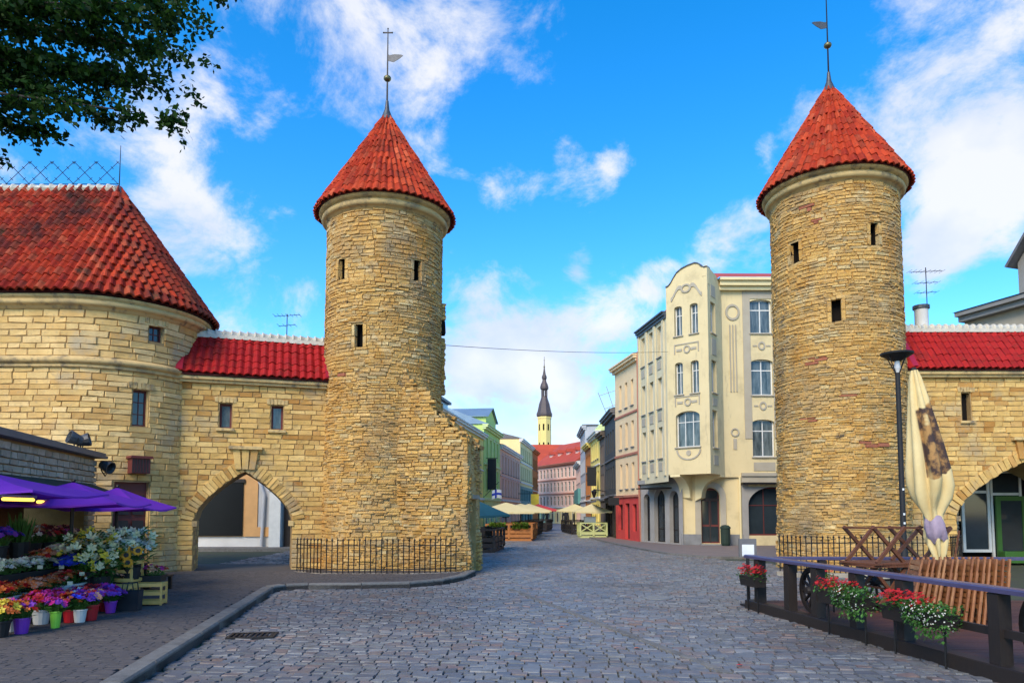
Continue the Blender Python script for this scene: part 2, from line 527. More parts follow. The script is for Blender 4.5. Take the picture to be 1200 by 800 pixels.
M['boothgreen'] = mat('boothgreen', (.50, .52, .22), (.44, .46, .18), 5, .7)
M['greenpaint'] = mat('greenpaint', (.04, .13, .015), rough=.5)
M['paper'] = mat('paper', (.78, .78, .76), rough=.8)
M['blueflag'] = mat('blueflag', (.02, .05, .42), rough=.8)
M['cloth_dark'] = mat('cloth_dark', (.012, .012, .016), (.02, .02, .025), 5, .9)
M['skin'] = mat('skin', (.5, .3, .22), rough=.6)
M['redpaint'] = mat('redpaint', (.55, .02, .02), rough=.5)
M['yellowpaint'] = mat('yellowpaint', (.75, .58, .04), rough=.5)

# ------------------------------------------------------------------ pieces: stones, setts, tiles
def stone_variant(j, inset=.07, round_=.3):
    r = random.Random(j)
    vs = []
    cor = [(-.5, -.5), (.5, -.5), (.5, .5), (-.5, .5)]
    jit = [(r.uniform(-.035, .035), r.uniform(-.09, .09)) for _ in range(4)]
    for y, k in ((1.0, 0), (round_, 0), (0.0, inset)):
        for (x, z), (a, b) in zip(cor, jit):
            vs.append((x * (1 - 2 * k * .6) + a, y + (r.uniform(-.12, .12) if y < .9 else 0), z * (1 - 2 * k) + b))
    fs = [(8, 9, 10, 11)]
    for l in (0, 4):
        for i in range(4):
            q = (i + 1) % 4
            fs.append((l + i, l + q, l + q + 4, l + i + 4))
    return vs, fs
ROUGH = [stone_variant(i, .10, .45) for i in range(14)]
NEAT = []
for i in range(40, 52):
    v, f = stone_variant(i, .05, .3)
    NEAT.append(([(max(-.5, min(.5, x)), y, max(-.5, min(.5, z))) for x, y, z in v], f))
def tile_variant(j):
    r = random.Random(j)
    K = 6
    vs, fs = [], []
    for yy, lift in ((0.0, 1.0), (1.12, .45)):
        for i in range(K + 1):
            x = -.5 + i / K
            vs.append((x * 1.02, yy + r.uniform(-.02, .02), lift * .35 + .65 * (.5 + .5 * math.cos(2 * PI * x)) ** .8))
    for i in range(K + 1):
        x = -.5 + i / K
        vs.append((x * 1.02, .01, .65 * (.5 + .5 * math.cos(2 * PI * x)) ** .8 - .12))
    n = K + 1
    for i in range(K):
        fs.append((i, i + 1, n + i + 1, n + i))
        fs.append((2 * n + i, 2 * n + i + 1, i + 1, i))
    return vs, fs
TILES = [tile_variant(i) for i in range(6)]
MESHC = {}
CAMP = Vector((0, 0, EYE))
def apparent(Mw, n):
    p = Mw.translation
    d = CAMP - p
    a, b = toscreen(p)
    if not (-30 < a < 1230 and -30 < b < 830):
        return 0
    return max(0, n.dot(d.normalized())) / d.length_squared
def pieces(parent, items, variants, name, stuff, m, nmax=300, smooth=False, naxis=1, nsign=-1, force_stuff=False, label=None):
    """items: local matrices; the nmax that show largest become parts of their own, the rest one joined part"""
    Mp = pm(parent) if parent else Matrix.Identity(4)
    sc = []
    for i, mt in enumerate(items):
        Mw = Mp @ mt
        c = [Vector((Mw[0][k], Mw[1][k], Mw[2][k])) for k in range(3)]
        n = (c[naxis] * nsign).normalized()
        o = [k for k in range(3) if k != naxis]
        sc.append((apparent(Mw, n) * c[o[0]].length * c[o[1]].length, i))
    sc.sort(reverse=True)
    big = set() if force_stuff else set(i for s, i in sc[:nmax] if s > 0)
    rest = MB()
    for i, mt in enumerate(items):
        vi = (i * 7 + int(mt[0][3] * 31)) % len(variants)
        vs, fs = variants[vi]
        if i in big:
            key = (id(variants), vi, m.name)
            if key not in MESHC:
                b = MB()
                b.add(vs, fs)
                MESHC[key] = b.mesh(name, m, smooth)
            link(name, MESHC[key], parent, None, mt)
        else:
            rest.add([mt @ Vector(v) for v in vs], fs)
    if rest.v:
        o = rest.build(stuff, m, parent, smooth)
        o['kind'] = 'stuff'

def plane(origin=(0, 0, 0)):
    ox, oy, oz = origin
    return lambda u, v: (Vector((ox + u, oy, oz + v)), Vector((1, 0, 0)), Vector((0, -1, 0)))
def courses(surf, u0, u1, v0, v1, hr, lr, blocked=None, gap=.012, depth=.1, jit=.01, tilt=.0, rnd=random):
    items = []
    v = v0
    while v < v1 - .03:
        h = rnd.uniform(*hr)
        if v + h > v1 - hr[0] * .6:
            h = v1 - v
        vm = v + h / 2
        free = [(u0, u1)]
        for a, b in (blocked(vm, h) if blocked else []):
            nf = []
            for p, q in free:
                if b <= p or a >= q:
                    nf.append((p, q))
                else:
                    if a > p:
                        nf.append((p, a))
                    if b < q:
                        nf.append((b, q))
            free = nf
        for p, q in free:
            u = p
            first = True
            while u < q - .02:
                l = rnd.uniform(*lr) * (rnd.uniform(.4, 1) if first else 1)
                first = False
                if u + l > q - lr[0] * .6:
                    l = q - u
                um = u + l / 2
                pos, tx, n = surf(um, vm)
                jj = jit(vm) if callable(jit) else jit
                pos = pos + n * rnd.uniform(-jj, jj)
                n2 = (n + tx * rnd.uniform(-tilt, tilt) + Vector((0, 0, rnd.uniform(-tilt, tilt)))).normalized()
                tz = Vector((0, 0, 1)) + tx * rnd.uniform(-tilt, tilt) * .6
                items.append(frame_m(pos, tx, n2, max(l - gap, .02), depth, max(h - gap, .02), tz))
                u += l
        v += h
    return items
def skin(mb, surf, u0, u1, v0, v1, ops=(), du=.5, dv=9, off=0, depth=.3, mi=0, rmi=0):
    us = set([u0, u1]); vs = set([v0, v1])
    k = max(1, round((u1 - u0) / du))
    us |= set(u0 + (u1 - u0) * i / k for i in range(k + 1))
    k = max(1, round((v1 - v0) / dv))
    vs |= set(v0 + (v1 - v0) * i / k for i in range(k + 1))
    for a, b, c, d in ops:
        us |= {max(a, u0), min(b, u1)}
        vs |= {max(c, v0), min(d, v1)}
    us, vs = sorted(us), sorted(vs)
    def P(u, v, o=0):
        p, tx, n = surf(u, v)
        return p + n * (off + o)
    for i in range(len(us) - 1):
        for j in range(len(vs) - 1):
            a, b, c, d = us[i], us[i + 1], vs[j], vs[j + 1]
            if b - a < 1e-5 or d - c < 1e-5:
                continue
            um, vm = (a + b) / 2, (c + d) / 2
            if any(x0 < um < x1 and z0 < vm < z1 for x0, x1, z0, z1 in ops):
                continue
            mb.add([P(a, c), P(b, c), P(b, d), P(a, d)], [(0, 1, 2, 3)], mi)
    for a, b, c, d in ops:
        for (p, q, r, t) in (((a, c), (a, d), 0, 0), ((b, d), (b, c), 0, 0), ((a, d), (b, d), 0, 0), ((b, c), (a, c), 0, 0)):
            mb.add([P(*p), P(*q), P(*q, -depth), P(*p, -depth)], [(0, 1, 2, 3)], rmi)
def panel(surf, op, d, m, name, parent, th=.02):
    a, b, c, e = op
    mb = MB()
    pts = []
    for o in (-d, -d - th):
        for u, v in ((a, c), (b, c), (b, e), (a, e)):
            p, tx, n = surf(u, v)
            pts.append(p + n * o)
    mb.add(pts, [(0, 1, 2, 3), (7, 6, 5, 4), (0, 4, 5, 1), (1, 5, 6, 2), (2, 6, 7, 3), (3, 7, 4, 0)])
    return mb.build(name, m, parent)
WINC = {}
def window(parent, surf, op, fm, gm, nx=2, nz=(.68,), inset=.12, fw=.06, sill=None, name='window', mw=.035):
    a, b, c, d = op
    pos, tx, n = surf((a + b) / 2, c)
    w, h = b - a, d - c
    key = (round(w, 3), round(h, 3), fm.name, gm.name, nx, nz, fw, mw)
    if key not in WINC:
        f = MB()
        f.box(-w / 2, -w / 2 + fw, 0, .07, 0, h)
        f.box(w / 2 - fw, w / 2, 0, .07, 0, h)
        f.box(-w / 2 + fw, w / 2 - fw, 0, .07, 0, fw)
        f.box(-w / 2 + fw, w / 2 - fw, 0, .07, h - fw, h)
        zs = [fw] + [h * t for t in nz] + [h - fw]
        for z in zs[1:-1]:
            f.box(-w / 2 + fw, w / 2 - fw, .01, .06, z - mw / 2, z + mw / 2)
        for i in range(1, nx):
            x = -w / 2 + w * i / nx
            for z0, z1 in zip(zs, zs[1:]):
                f.box(x - mw / 2, x + mw / 2, .012, .058, z0 + (mw / 2 if z0 > fw else 0), z1 - (mw / 2 if z1 < h - fw else 0))
        g = MB()
        g.box(-w / 2 + fw * .5, w / 2 - fw * .5, .03, .045, fw * .5, h - fw * .5)
        WINC[key] = (f.mesh('window_frame', fm), g.mesh('pane', gm))
    fme, gme = WINC[key]
    o = link(name, fme, parent, None, frame_m(pos - n * inset, tx, n))
    link('pane', gme, o)
    if sill:
        s = MB()
        s.bbox(-w / 2 - .06, w / 2 + .06, -.07 - inset, 0, -.05, 0)
        link('sill', s.mesh('sill', sill), o)
    return o

# ------------------------------------------------------------------ ground
g = MB()
g.add([(-3000, -200, -.14), (3000, -200, -.14), (3000, 4500, -.14), (-3000, 4500, -.14)], [(0, 1, 2, 3)])
struct(g.build('ground', M['earth']))
KERB = [(-2.75, 3.0), (-3.50, 6.6), (-4.22, 11.0), (-4.86, 14.75), (-4.72, 15.12), (-4.3, 15.28), (-3.2, 15.36), (-2.2, 15.55), (-1.55, 16.2), (-1.12, 17.3), (-.95, 18.75)]
rb = MB()
rb.add([(-40, -4, -.024), (40, -4, -.024), (40, 130, -.024), (-40, 130, -.024)], [(0, 1, 2, 3)])
road = struct(rb.build('road', M['joint']))
far = MB()
far.add([(-14, 52, -.012), (9, 52, -.012), (12, 130, -.012), (-6, 130, -.012)], [(0, 1, 2, 3)])
far.build('far_paving', M['road'], road)
WALKP = [(-16, 3.0)] + KERB + [(-1.2, 19.3), (-2, 21.4), (-16, 21.4)]
DECKP = [(4.06, 12.2), (5.15, 4.6), (13, 4.6), (13, 12.2)]
RWALK = [(4.75, 46), (4.85, 38.6), (5.4, 31.5), (5.95, 27.2), (6.9, 25.2), (16, 24.2), (16, 46)]
def setts(y0, y1, xlim):
    it = []
    r = random.Random(5)
    rot = R(-2.5)
    y = y0
    while y < y1:
        h = r.uniform(.125, .165)
        a, b = xlim(y)
        x = a - r.uniform(0, .2)
        while x < b:
            l = r.choice((.13, .15, .17, .18, .20, .23)) * r.uniform(.92, 1.08)
            cx, cy = x + l / 2, y + h / 2 + math.tan(rot) * x
            if not inpoly(cx, cy, WALKP_IN) and not inpoly(cx, cy, DECKP) and not inpoly(cx, cy, RWALK):
                tz = Vector((math.sin(-rot) + r.uniform(-.05, .05), math.cos(rot), 0))
                n = Vector((r.uniform(-.035, .035), r.uniform(-.035, .035), 1)).normalized()
                it.append(frame_m((cx, cy, r.uniform(-.008, .008)), (math.cos(rot), math.sin(rot), 0), n, l - .010, .07, h - .011, tz))
            x += l
        y += h
    return it
WALKP_IN = [(-16, 3.0)] + [(x + .02, y - .02) for x, y in KERB] + [(-1.2, 19.3), (-2, 21.4), (-16, 21.4)]
def xl(y):
    w = y * .80 + 1
    return (max(-w, -9 if y < 34 else -5), min(w, 8 if y < 24 else 7))
pieces(road, setts(5.6, 52, xl), NEAT, 'sett', 'sett_paving', M['sett'], 300)
# pavement on the left
wk = MB()
wk.prism(WALKP, -.05, .075)
pav = struct(wk.build('pavement', M['paver_joint']))
it = []
r = random.Random(9)
y = 5.2
while y < 18.6:
    x = -min(15, y * .80 + .6) + r.uniform(-.1, 0)
    kx = None
    while x < -.9:
        if inpoly(x + .1, y + .05, WALKP) and inpoly(x + .32, y - .02, WALKP) and inpoly(x + .2, y - .2, WALKP):
            it.append(frame_m((x + .1, y + .05, .10 + r.uniform(-.002, .002)), (1, 0, 0), (r.uniform(-.006, .006), r.uniform(-.006, .006), 1), .197, .03, .0975, (0, 1, 0)))
        x += .2
    y += .1
pieces(pav, it, NEAT, 'paver', 'paver_bed', M['paver'], 300)
# kerb stones along its edge
kp = [Vector((x, y, 0)) for x, y in KERB]
seg = []
for a, b in zip(kp, kp[1:]):
    L = (b - a).length
    n = max(1, round(L / .85))
    for i in range(n):
        seg.append((a.lerp(b, i / n), a.lerp(b, (i + 1) / n)))
for a, b in seg:
    d = (b - a).normalized()
    nr = Vector((d.y, -d.x, 0))
    k = MB()
    w, zt, e = .20, .118 + random.uniform(-.004, .004), .008
    o = -nr * w
    a2, b2 = a + d * e, b - d * e
    top = Vector((0, 0, zt)); lo = Vector((0, 0, -.05)); ch = Vector((0, 0, zt - .02))
    k.add([a2 + lo, b2 + lo, b2 + ch, a2 + ch, a2 + top - nr * .02, b2 + top - nr * .02, b2 + o + top, a2 + o + top, b2 + o + lo, a2 + o + lo],
          [(0, 1, 2, 3), (3, 2, 5, 4), (4, 5, 6, 7), (6, 8, 9, 7), (1, 8, 6, 5, 2), (0, 3, 4, 7, 9)])
    k.build('kerb_stone', M['kerb'], pav)
# pavement on the right, before the corner house
rw = MB()
rw.prism(RWALK, -.05, .05)
rwo = struct(rw.build('pavement_right', M['walk']))
for a, b in zip(RWALK[0:6], RWALK[1:6]):
    a, b = Vector((*a, 0)), Vector((*b, 0))
    L = (b - a).length
    n = max(1, round(L / 1.2))
    for i in range(n):
        k = MB()
        p, q = a.lerp(b, i / n + .004), a.lerp(b, (i + 1) / n - .004)
        k.bar(p + Vector((0, 0, .01)), q + Vector((0, 0, .01)), .18, .10)
        k.build('kerb_stone', M['kerb'], rwo)
# a line of narrow edging stones crosses the setts, iron covers and a drain
it = []
a, b = ground(598, 690), ground(862, 792)
L = (b - a).length
d = (b - a).normalized()
for i in range(int(L / .24)):
    p = a + d * (i * .24 + .12)
    it.append(frame_m((p.x, p.y, .012), d, (0, 0, 1), .225, .05, .11, (-d.y, d.x, 0)))
for m_ in it:
    if 'edg' not in MESHC:
        e_ = MB(); e_.add(*NEAT[0]); MESHC['edg'] = e_.mesh('edging_stone', M['kerb'])
    link('edging_stone', MESHC['edg'], road, None, m_)
def cover(px, py, r_, label):
    p = ground(px, py)
    t = thing('manhole_cover', label, 'manhole cover', (p.x, p.y, .004), 0, 'iron covers in the street')
    c = MB()
    c.lathe([(r_ + .05, -.01), (r_ + .05, .012), (r_, .014), (r_, .002)], seg=24)
    c.build('rim', M['stonebase'], t)
    c = MB()
    c.lathe([(.001, .012), (r_ - .012, .012), (r_ - .012, -.01)], seg=24)
    for i in range(-3, 4):
        w = math.sqrt(max(0, (r_ - .05) ** 2 - (i * .07) ** 2))
        c.box(-w, w, i * .07 - .012, i * .07 + .012, .0125, .019)
    c.build('plate', M['stonebase'], t)
cover(770, 700, .24, 'round iron manhole cover beside the diagonal line of edging stones')
cover(628, 678, .20, 'round iron manhole cover near the broken wall of the round tower')
cover(795, 679, .18, 'round iron manhole cover between the deck corner and the arched house door')
cover(684, 659, .20, 'round iron manhole cover in the middle of the street')
p = ground(296, 745)
t = thing('drain_grate', 'rusty iron drain grate beside the kerb of the flower stall pavement', 'drain', (p.x, p.y, .006), R(8))
c = MB()
c.box(-.30, .30, -.2, -.16, -.01, .016); c.box(-.30, .30, .16, .2, -.01, .016); c.box(-.30, -.26, -.16, .16, -.01, .016); c.box(.26, .30, -.16, .16, -.01, .016)
c.build('frame', M['iron'], t)
for i in range(8):
    c = MB()
    x = -.23 + i * .065
    c.box(x, x + .028, -.16, .16, -.01, .012)
    c.build('bar', M['iron'], t)
c = MB()
c.box(-.26, .26, -.16, .16, -.02, -.012)
c.build('sump', M['black'], t)

# ------------------------------------------------------------------ round towers
def finial(t, z, h, flip, ball_z, cross):
    c = MB()
    c.lathe([(.19, z - .10), (.15, z + .02), (.075, z + .22), (.05, z + .42), (.045, z + .5)], seg=12)
    c.build('finial_cone', M['lead'], t, True)
    c = MB()
    c.tube([(0, 0, z + .45), (0, 0, z + h)], [.028, .014], 6)
    c.build('rod', M['iron'], t)
    c = MB()
    c.ball((0, 0, z + ball_z), .115, 12, 8, sz=.8)
    c.build('ball', M['gilt'], t, True)
    c = MB()
    zf = z + ball_z + .55
    s = flip
    poly = [(0, zf), (.18 * s, zf - .04), (.34 * s, zf + .06), (.46 * s, zf + .16), (.40 * s, zf + .19), (.2 * s, zf + .20), (.05 * s, zf + .17), (0, zf + .22)]
    c.vprism(poly if s > 0 else poly[::-1], -.008, .008)
    c.build('weather_vane', M['lead'], t)
    if cross:
        c = MB()
        c.box(-.13, .13, -.012, .012, z + h - .14, z + h - .11)
        c.ball((-.13, 0, z + h - .125), .025, 6, 4); c.ball((.13, 0, z + h - .125), .025, 6, 4); c.ball((0, 0, z + h), .025, 6, 4)
        c.build('cross', M['iron'], t)

WARP = 1.0
def tower(loc, r0, zc, ztip, slits, label, seed, flare, red):
    rr = random.Random(seed)
    t = thing('round_tower', label, 'tower', loc)
    ph = [rr.uniform(0, 6.28) for _ in range(6)]
    def rad(v, a):
        b = r0 + flare * max(0, 1 - v / 3.2) ** 1.6
        return b + .025 * math.sin(3 * a + ph[0] + v * .7) * max(.2, 1 - v / 9) + .02 * math.sin(5 * a + ph[1] - v * 1.1) * max(.1, 1 - v / 8)
    def surf(u, v):
        a = u / r0
        q = rad(v, a)
        wv = v + WARP * (.035 * math.sin(a * 4 + v * 1.3) + .02 * math.sin(a * 7 - v * 2.1))
        return Vector((q * math.sin(a), -q * math.cos(a), wv)), Vector((math.cos(a), math.sin(a), 0)), Vector((math.sin(a), -math.cos(a), 0))
    U = PI * r0
    ops = [(u - w / 2, u + w / 2, z, z + h) for u, z, w, h in slits]
    mb = MB()
    skin(mb, surf, -U, U, -.1, zc + .3, ops, .25, .5, -.03, .35, 0, 1)
    mb.build('wall_core', [M['mortar'], M['shadow']], t)
    def blocked(v, h):
        return [(a - .10, b + .10) for a, b, c, d in ops if c - .02 < v < d + .02]
    it = courses(surf, -U, U, 0, zc, (.04, .125), (.09, .50), blocked, .004, .12, lambda v: .009 + .009 * max(0, min(1, (6.2 - v) / 2.5)), .035, rr)
    nred = []
    keep = []
    for m_ in it:
        x, y, z = m_.translation
        a = math.atan2(x, -y) * r0
        (nred if any(abs(a - ra) < rw and abs(z - rz) < rh and rr.random() < .75 for ra, rz, rw, rh in red) else keep).append(m_)
    pieces(t, keep, ROUGH, 'stone', 'rubble_stones', M['rubble'], 290 - len(nred))
    pieces(t, nred, ROUGH, 'brick', 'brick_patch', M['rubble_red'], 30)
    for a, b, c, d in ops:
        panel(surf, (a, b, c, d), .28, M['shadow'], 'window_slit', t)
        for p, q in ((a - .10, a), (b, b + .10)):
            n_ = 2
            for i in range(n_):
                pos, tx, n = surf((p + q) / 2, c + (d - c) * (i + .5) / n_)
                s = MB(); s.add(*NEAT[(i * 3 + int(p * 9)) % len(NEAT)])
                link('slit_jamb', s.mesh('slit_jamb', M['rubble']), t, None, frame_m(pos + n * .002, tx, n, q - p, .14, (d - c) / n_ + .0))
    # cornice, rolled in two mouldings
    c = MB()
    R_ = r0 - .03
    pr = [(R_ - .03, zc - .02), (R_ + .03, zc), (R_ + .06, zc + .05)]
    for i in range(7):
        a = -PI / 2 + PI * i / 6
        pr.append((R_ + .10 + .09 * math.cos(a), zc + .15 + .09 * math.sin(a)))
    pr += [(R_ + .14, zc + .26), (R_ + .22, zc + .28), (R_ + .26, zc + .33), (R_ + .26, zc + .38), (R_ - .1, zc + .39)]
    c.lathe(pr, seg=64)
    c.build('cornice', M['dressed'], t, True)
    # tiled cone
    ze, re = zc + .33, r0 + .31
    H = ztip - ze
    SL = math.hypot(re, H)
    c = MB()
    c.lathe([(re - .06, ze + .02), (re - .04, ze + .05), (.03, ztip - .02)], seg=48)
    c.build('roof_deck', M['under'], t)
    rows = int(SL / .285)
    items = []
    ud = Vector((-re / SL, 0, H / SL))
    nn = Vector((H / SL, 0, re / SL))
    for j in range(rows):
        s = SL * j / rows
        q = re * (1 - s / SL)
        nt_ = 62 if q > .66 * re else 46 if q > .42 * re else 30 if q > .22 * re else 18 if q > .1 * re else 9
        for i in range(nt_):
            a = 2 * PI * (i + (.0 if j % 2 else .0)) / nt_ + rr.uniform(-.006, .006)
            ca, sa = math.cos(a), math.sin(a)
            e = Vector((ca, sa, 0))
            tx = Vector((-sa, ca, 0))
            u = Vector((ca * ud.x, sa * ud.x, ud.z))
            n = Vector((ca * nn.x, sa * nn.x, nn.z))
            p = e * q + Vector((0, 0, ze + H * s / SL)) + n * (.02 + rr.uniform(-.012, .012)) + u * rr.uniform(-.015, .015)
            m_ = Matrix.Identity(4)
            wd, lg, hh = 2 * PI * q / nt_, SL / rows, .10
            for k in range(3):
                m_[k][0] = tx[k] * wd; m_[k][1] = (u[k] + tx[k] * rr.uniform(-.02, .02)) * lg; m_[k][2] = n[k] * hh; m_[k][3] = p[k]
            items.append(m_)
    pieces(t, items, TILES, 'roof_tile', 'roof_tiles', M['tile'], 300, False, 2, 1)
    return t, surf

TL = (-3.71, 20.5, 0)
t1, surfL = tower(TL, 1.66, 9.80, 13.32, [(-1.01, 7.9, .28, .58), (1.24, 7.9, .25, .58), (-.40, 6.0, .24, .60)],
    'tall round limestone tower with a tiled cone, beside the pointed gateway', 3, .13, [(.3, 3.9, .05, .08), (-1.1, 5.25, .2, .12)])
finial(t1, 13.27, 2.75, 1, 1.2, True)
# pier and low stub of broken wall on the right flank of that tower
TR = (9.5, 20.65, 0)
t2, surfR = tower(TR, 1.75, 10.6, 14.3, [(-1.86, 8.6, .30, .60), (.33, 8.8, .26, .60), (-.75, 6.7, .25, .62)],
    'tall round limestone tower with a tiled cone, behind the timber deck', 8, .03, [(-1.25, 5.75, .3, .1), (-.62, 4.75, .12, .05), (-1.55, 4.1, .12, .1), (-.35, 3.42, .45, .05), (.3, 3.4, .3, .05), (-1.4, 10.05, .13, .1), (-1.2, 9.6, .06, .1)])
finial(t2, 14.25, 3.2, -1, 1.35, False)
# narrow vertical shaft high on the right flank of the left tower
def chase(t, ang, r0, z0, z1):
    a = ang
    e = Vector((math.sin(a), -math.cos(a), 0)); tx = Vector((math.cos(a), math.sin(a), 0))
    for k, (zz0, zz1, w, dd) in enumerate([(z1 - .5, z1, .26, .12), (z0, z1 - .95, .22, .10)]):
        c = MB()
        n = int((zz1 - zz0) / .12)
        for i in range(n):
            z = zz0 + i * .12
            m_ = frame_m(e * (r0 + dd * random.uniform(.85, 1.1)) + Vector((0, 0, z + .06)), tx, e, w * random.uniform(.9, 1.1), .3, .12)
            c.add([m_ @ Vector(v) for v in ROUGH[i % 14][0]], ROUGH[i % 14][1])
        c.build('flank_stones', M['rubble'], t)['kind'] = 'stuff'
    c = MB()
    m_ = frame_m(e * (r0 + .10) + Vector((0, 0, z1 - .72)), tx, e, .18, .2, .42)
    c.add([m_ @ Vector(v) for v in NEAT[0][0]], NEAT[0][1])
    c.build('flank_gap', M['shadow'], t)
chase(t1, R(97), 1.66, 5.0, 7.7)

# broken wall running from the tower towards the street
def stub():
    t = thing('broken_wall', 'broken end of a rubble wall leaning on the round tower, ragged sloping top', 'wall', (-3.05, 19.02, 0), R(-8.5))
    W_, D = 1.90, 1.7                                       # local x to the right, y inward
    def top(u):
        return 3.55 + (.95 * ((W_ - u) / 1.0) ** 1.15 if u > .9 else 1.15 + .95 * (.9 - u)) + .06 * math.sin(u * 19)
    def bow(u, v):
        return -.14 * math.sin(PI * min(1, max(0, u) / W_)) + .05 * math.sin(u * 3 + v * 1.5) - .10 * max(0, 1 - v / 1.6)
    c = MB()
    us = [W_ * i / 14 for i in range(15)]
    for a, b in zip(us, us[1:]):
        zs_ = [-.05 + (top(b) - .02) * k / 6 for k in range(7)]
        for k in range(6):
            z0, z1 = zs_[k], zs_[k + 1]
            c.add([(a, bow(a, z0) + .05, z0), (b, bow(b, z0) + .05, z0), (b, bow(b, z1) + .05, z1), (a, bow(a, z1) + .05, z1)], [(0, 1, 2, 3)])
        za_, zb_ = top(b) - .07, top(b) - .07
        c.add([(a, .05, za_), (b, .05, zb_), (b, D, zb_), (a, D, za_), (a, D, 0), (b, D, 0)], [(0, 1, 2, 3), (3, 2, 5, 4)])
    mz = top(W_) - .06
    op = (.5, 1.3, .05, 1.95)
    sr = lambda u, v: (Vector((W_, u, v)), Vector((0, 1, 0)), Vector((1, 0, 0)))
    skin(c, sr, .0, D, -.05, mz, [op], .6, 1.2, -.03, .5, 0, 0)
    c.build('wall_core', M['mortar'], t)
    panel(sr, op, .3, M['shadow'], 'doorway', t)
    rr = random.Random(21)
    front = lambda u, v: (Vector((u, bow(u, v), v + .025 * math.sin(u * 2.4 + v * 1.7))), Vector((1, 0, 0)), Vector((0, -1, 0)))
    it = [m_ for m_ in courses(front, .0, W_ + .02, 0, 5.6, (.04, .12), (.09, .46), None, .005, .14, .015, .04, rr) if m_.translation.z < top(max(0, m_.translation.x)) - .02]
    sr2 = lambda u, v: (Vector((W_ + .08 * max(0, 1 - v / 1.6) + .04 * math.sin(v * 3 + u * 4), u, v + .04 * math.sin(u * 4 + v * 1.7))), Vector((0, 1, 0)), Vector((1, 0, 0)))
    it += courses(sr2, -.05, D, 0, mz + .02, (.055, .12), (.12, .4), lambda v, h: [(op[0] - .02, op[1] + .02)] if v < op[3] else [], .010, .14, .03, .08, rr)
    for i in range(90):                                     # ragged top
        u = rr.uniform(.9, W_); v = top(u) - .04
        it.append(frame_m((u, rr.uniform(-.02, D), v), Vector((1, 0, -.7)).normalized(), (rr.uniform(-.3, .3), -1, .2), rr.uniform(.12, .3), .2, rr.uniform(.06, .12)))
    pieces(t, it, ROUGH, 'stone', 'rubble_stones', M['rubble'], 260)
    l = MB()
    l.box(W_ - .03, W_ + .05, .35, 1.45, 1.97, 2.08)
    l.build('lintel', M['greystone'], t)
stub()

# iron railings at the foot of each tower, on a stone plinth
def railing(name, label, pts, h, sp, plinth, group):
    a0 = Vector((*pts[0], 0))
    t = thing(name, label, 'fence', a0, 0, group)
    for p, q in zip(pts, pts[1:]):
        p, q = Vector((*p, 0)) - a0, Vector((*q, 0)) - a0
        L = (q - p).length
        d = (q - p).normalized()
        up = Vector((0, 0, 1))
        n = max(1, round(L / sp))
        for i in range(n + 1):
            x = p + d * (L * i / n)
            c = MB()
            c.tube([x + up * plinth, x + up * (h - .09)], .015, 5)
            c.lathe([(.011, h - .09), (.03, h - .06), (.012, h - .035), (.001, h)], (x.x, x.y, 0), 6)
            c.build('picket', M['iron'], t)
        for z in (plinth + .1, h - .2):
            c = MB()
            c.bar(p + up * z, q + up * z, .03, .022)
            c.build('rail', M['iron'], t)
        nb = max(1, round(L / .7))
        for i in range(nb):
            c = MB()
            c.bar(p.lerp(q, i / nb + .006) + up * (plinth / 2 - .02), p.lerp(q, (i + 1) / nb - .006) + up * (plinth / 2 - .02), .24, plinth + .04)
            c.build('plinth_stone', M['greystone'], t)
railing('iron_fence', 'black iron picket fence round the foot of the gateway tower', [(-5.52, 18.55), (-4.75, 17.95), (-2.55, 17.9), (-1.42, 18.3)], .98, .135, .1, 'iron tower railings')
railing('iron_fence', 'black iron picket fence behind the timber deck, before the tower', [(6.9, 18.6), (7.2, 18.0), (10.9, 17.9), (11.6, 18.6)], 1.05, .135, .1, 'iron tower railings')

# ------------------------------------------------------------------ gate house with the rounded corner
HR = 2.26
gh = thing('gate_house', 'limestone house with rounded corner and steep red hipped tile roof', 'house', (-10.8, 19.1, 0))
def surfH(u, v):
    if u < 0:
        return Vector((u, -HR, v)), Vector((1, 0, 0)), Vector((0, -1, 0))
    a = u / HR
    return Vector((HR * math.sin(a), -HR * math.cos(a), v)), Vector((math.cos(a), math.sin(a), 0)), Vector((math.sin(a), -math.cos(a), 0))
UE = HR * R(150)
opsH = [(1.98, 2.36, 5.88, 6.30), (1.66, 2.02, 3.72, 4.62), (1.32, 2.12, .1, 2.35)]
c = MB()
skin(c, surfH, -6, UE, -.1, 6.6, opsH, .3, .8, -.022, .3, 0, 1)
c.build('wall_core', [M['jointing'], M['dressed']], gh)
def blkH(v, h):
    return [(a - .02, b + .02) for a, b, cc_, d in opsH if cc_ - .02 < v < d + .02]
rr = random.Random(31)
it = courses(surfH, -6, UE, 0, 5.05, (.12, .18), (.26, .62), blkH, .008, .10, .006, .015, rr)
it += courses(surfH, -6, UE, 5.34, 6.48, (.13, .17), (.28, .66), blkH, .008, .10, .005, .012, rr)
pieces(gh, it, NEAT, 'stone', 'ashlar_stones', M['ashlar'], 300)
def band(parent, name, z, prof, m, u0=-6, u1=UE):
    c = MB()
    us = [u0] + [UE * i / 26 for i in range(27)]
    n = len(us)
    vs = []
    for o, dz in prof:
        for u in us:
            p, tx, nn = surfH(u, z + dz)
            vs.append(p + nn * o)
    fs = []
    for j in range(len(prof) - 1):
        for i in range(n - 1):
            fs.append((j * n + i, j * n + i + 1, (j + 1) * n + i + 1, (j + 1) * n + i))
    c.add(vs, fs)
    c.build(name, m, parent, True)
rnd_p = [(.06 + .075 * math.cos(-PI / 2 + PI * i / 6), .17 + .075 * math.sin(-PI / 2 + PI * i / 6)) for i in range(7)]
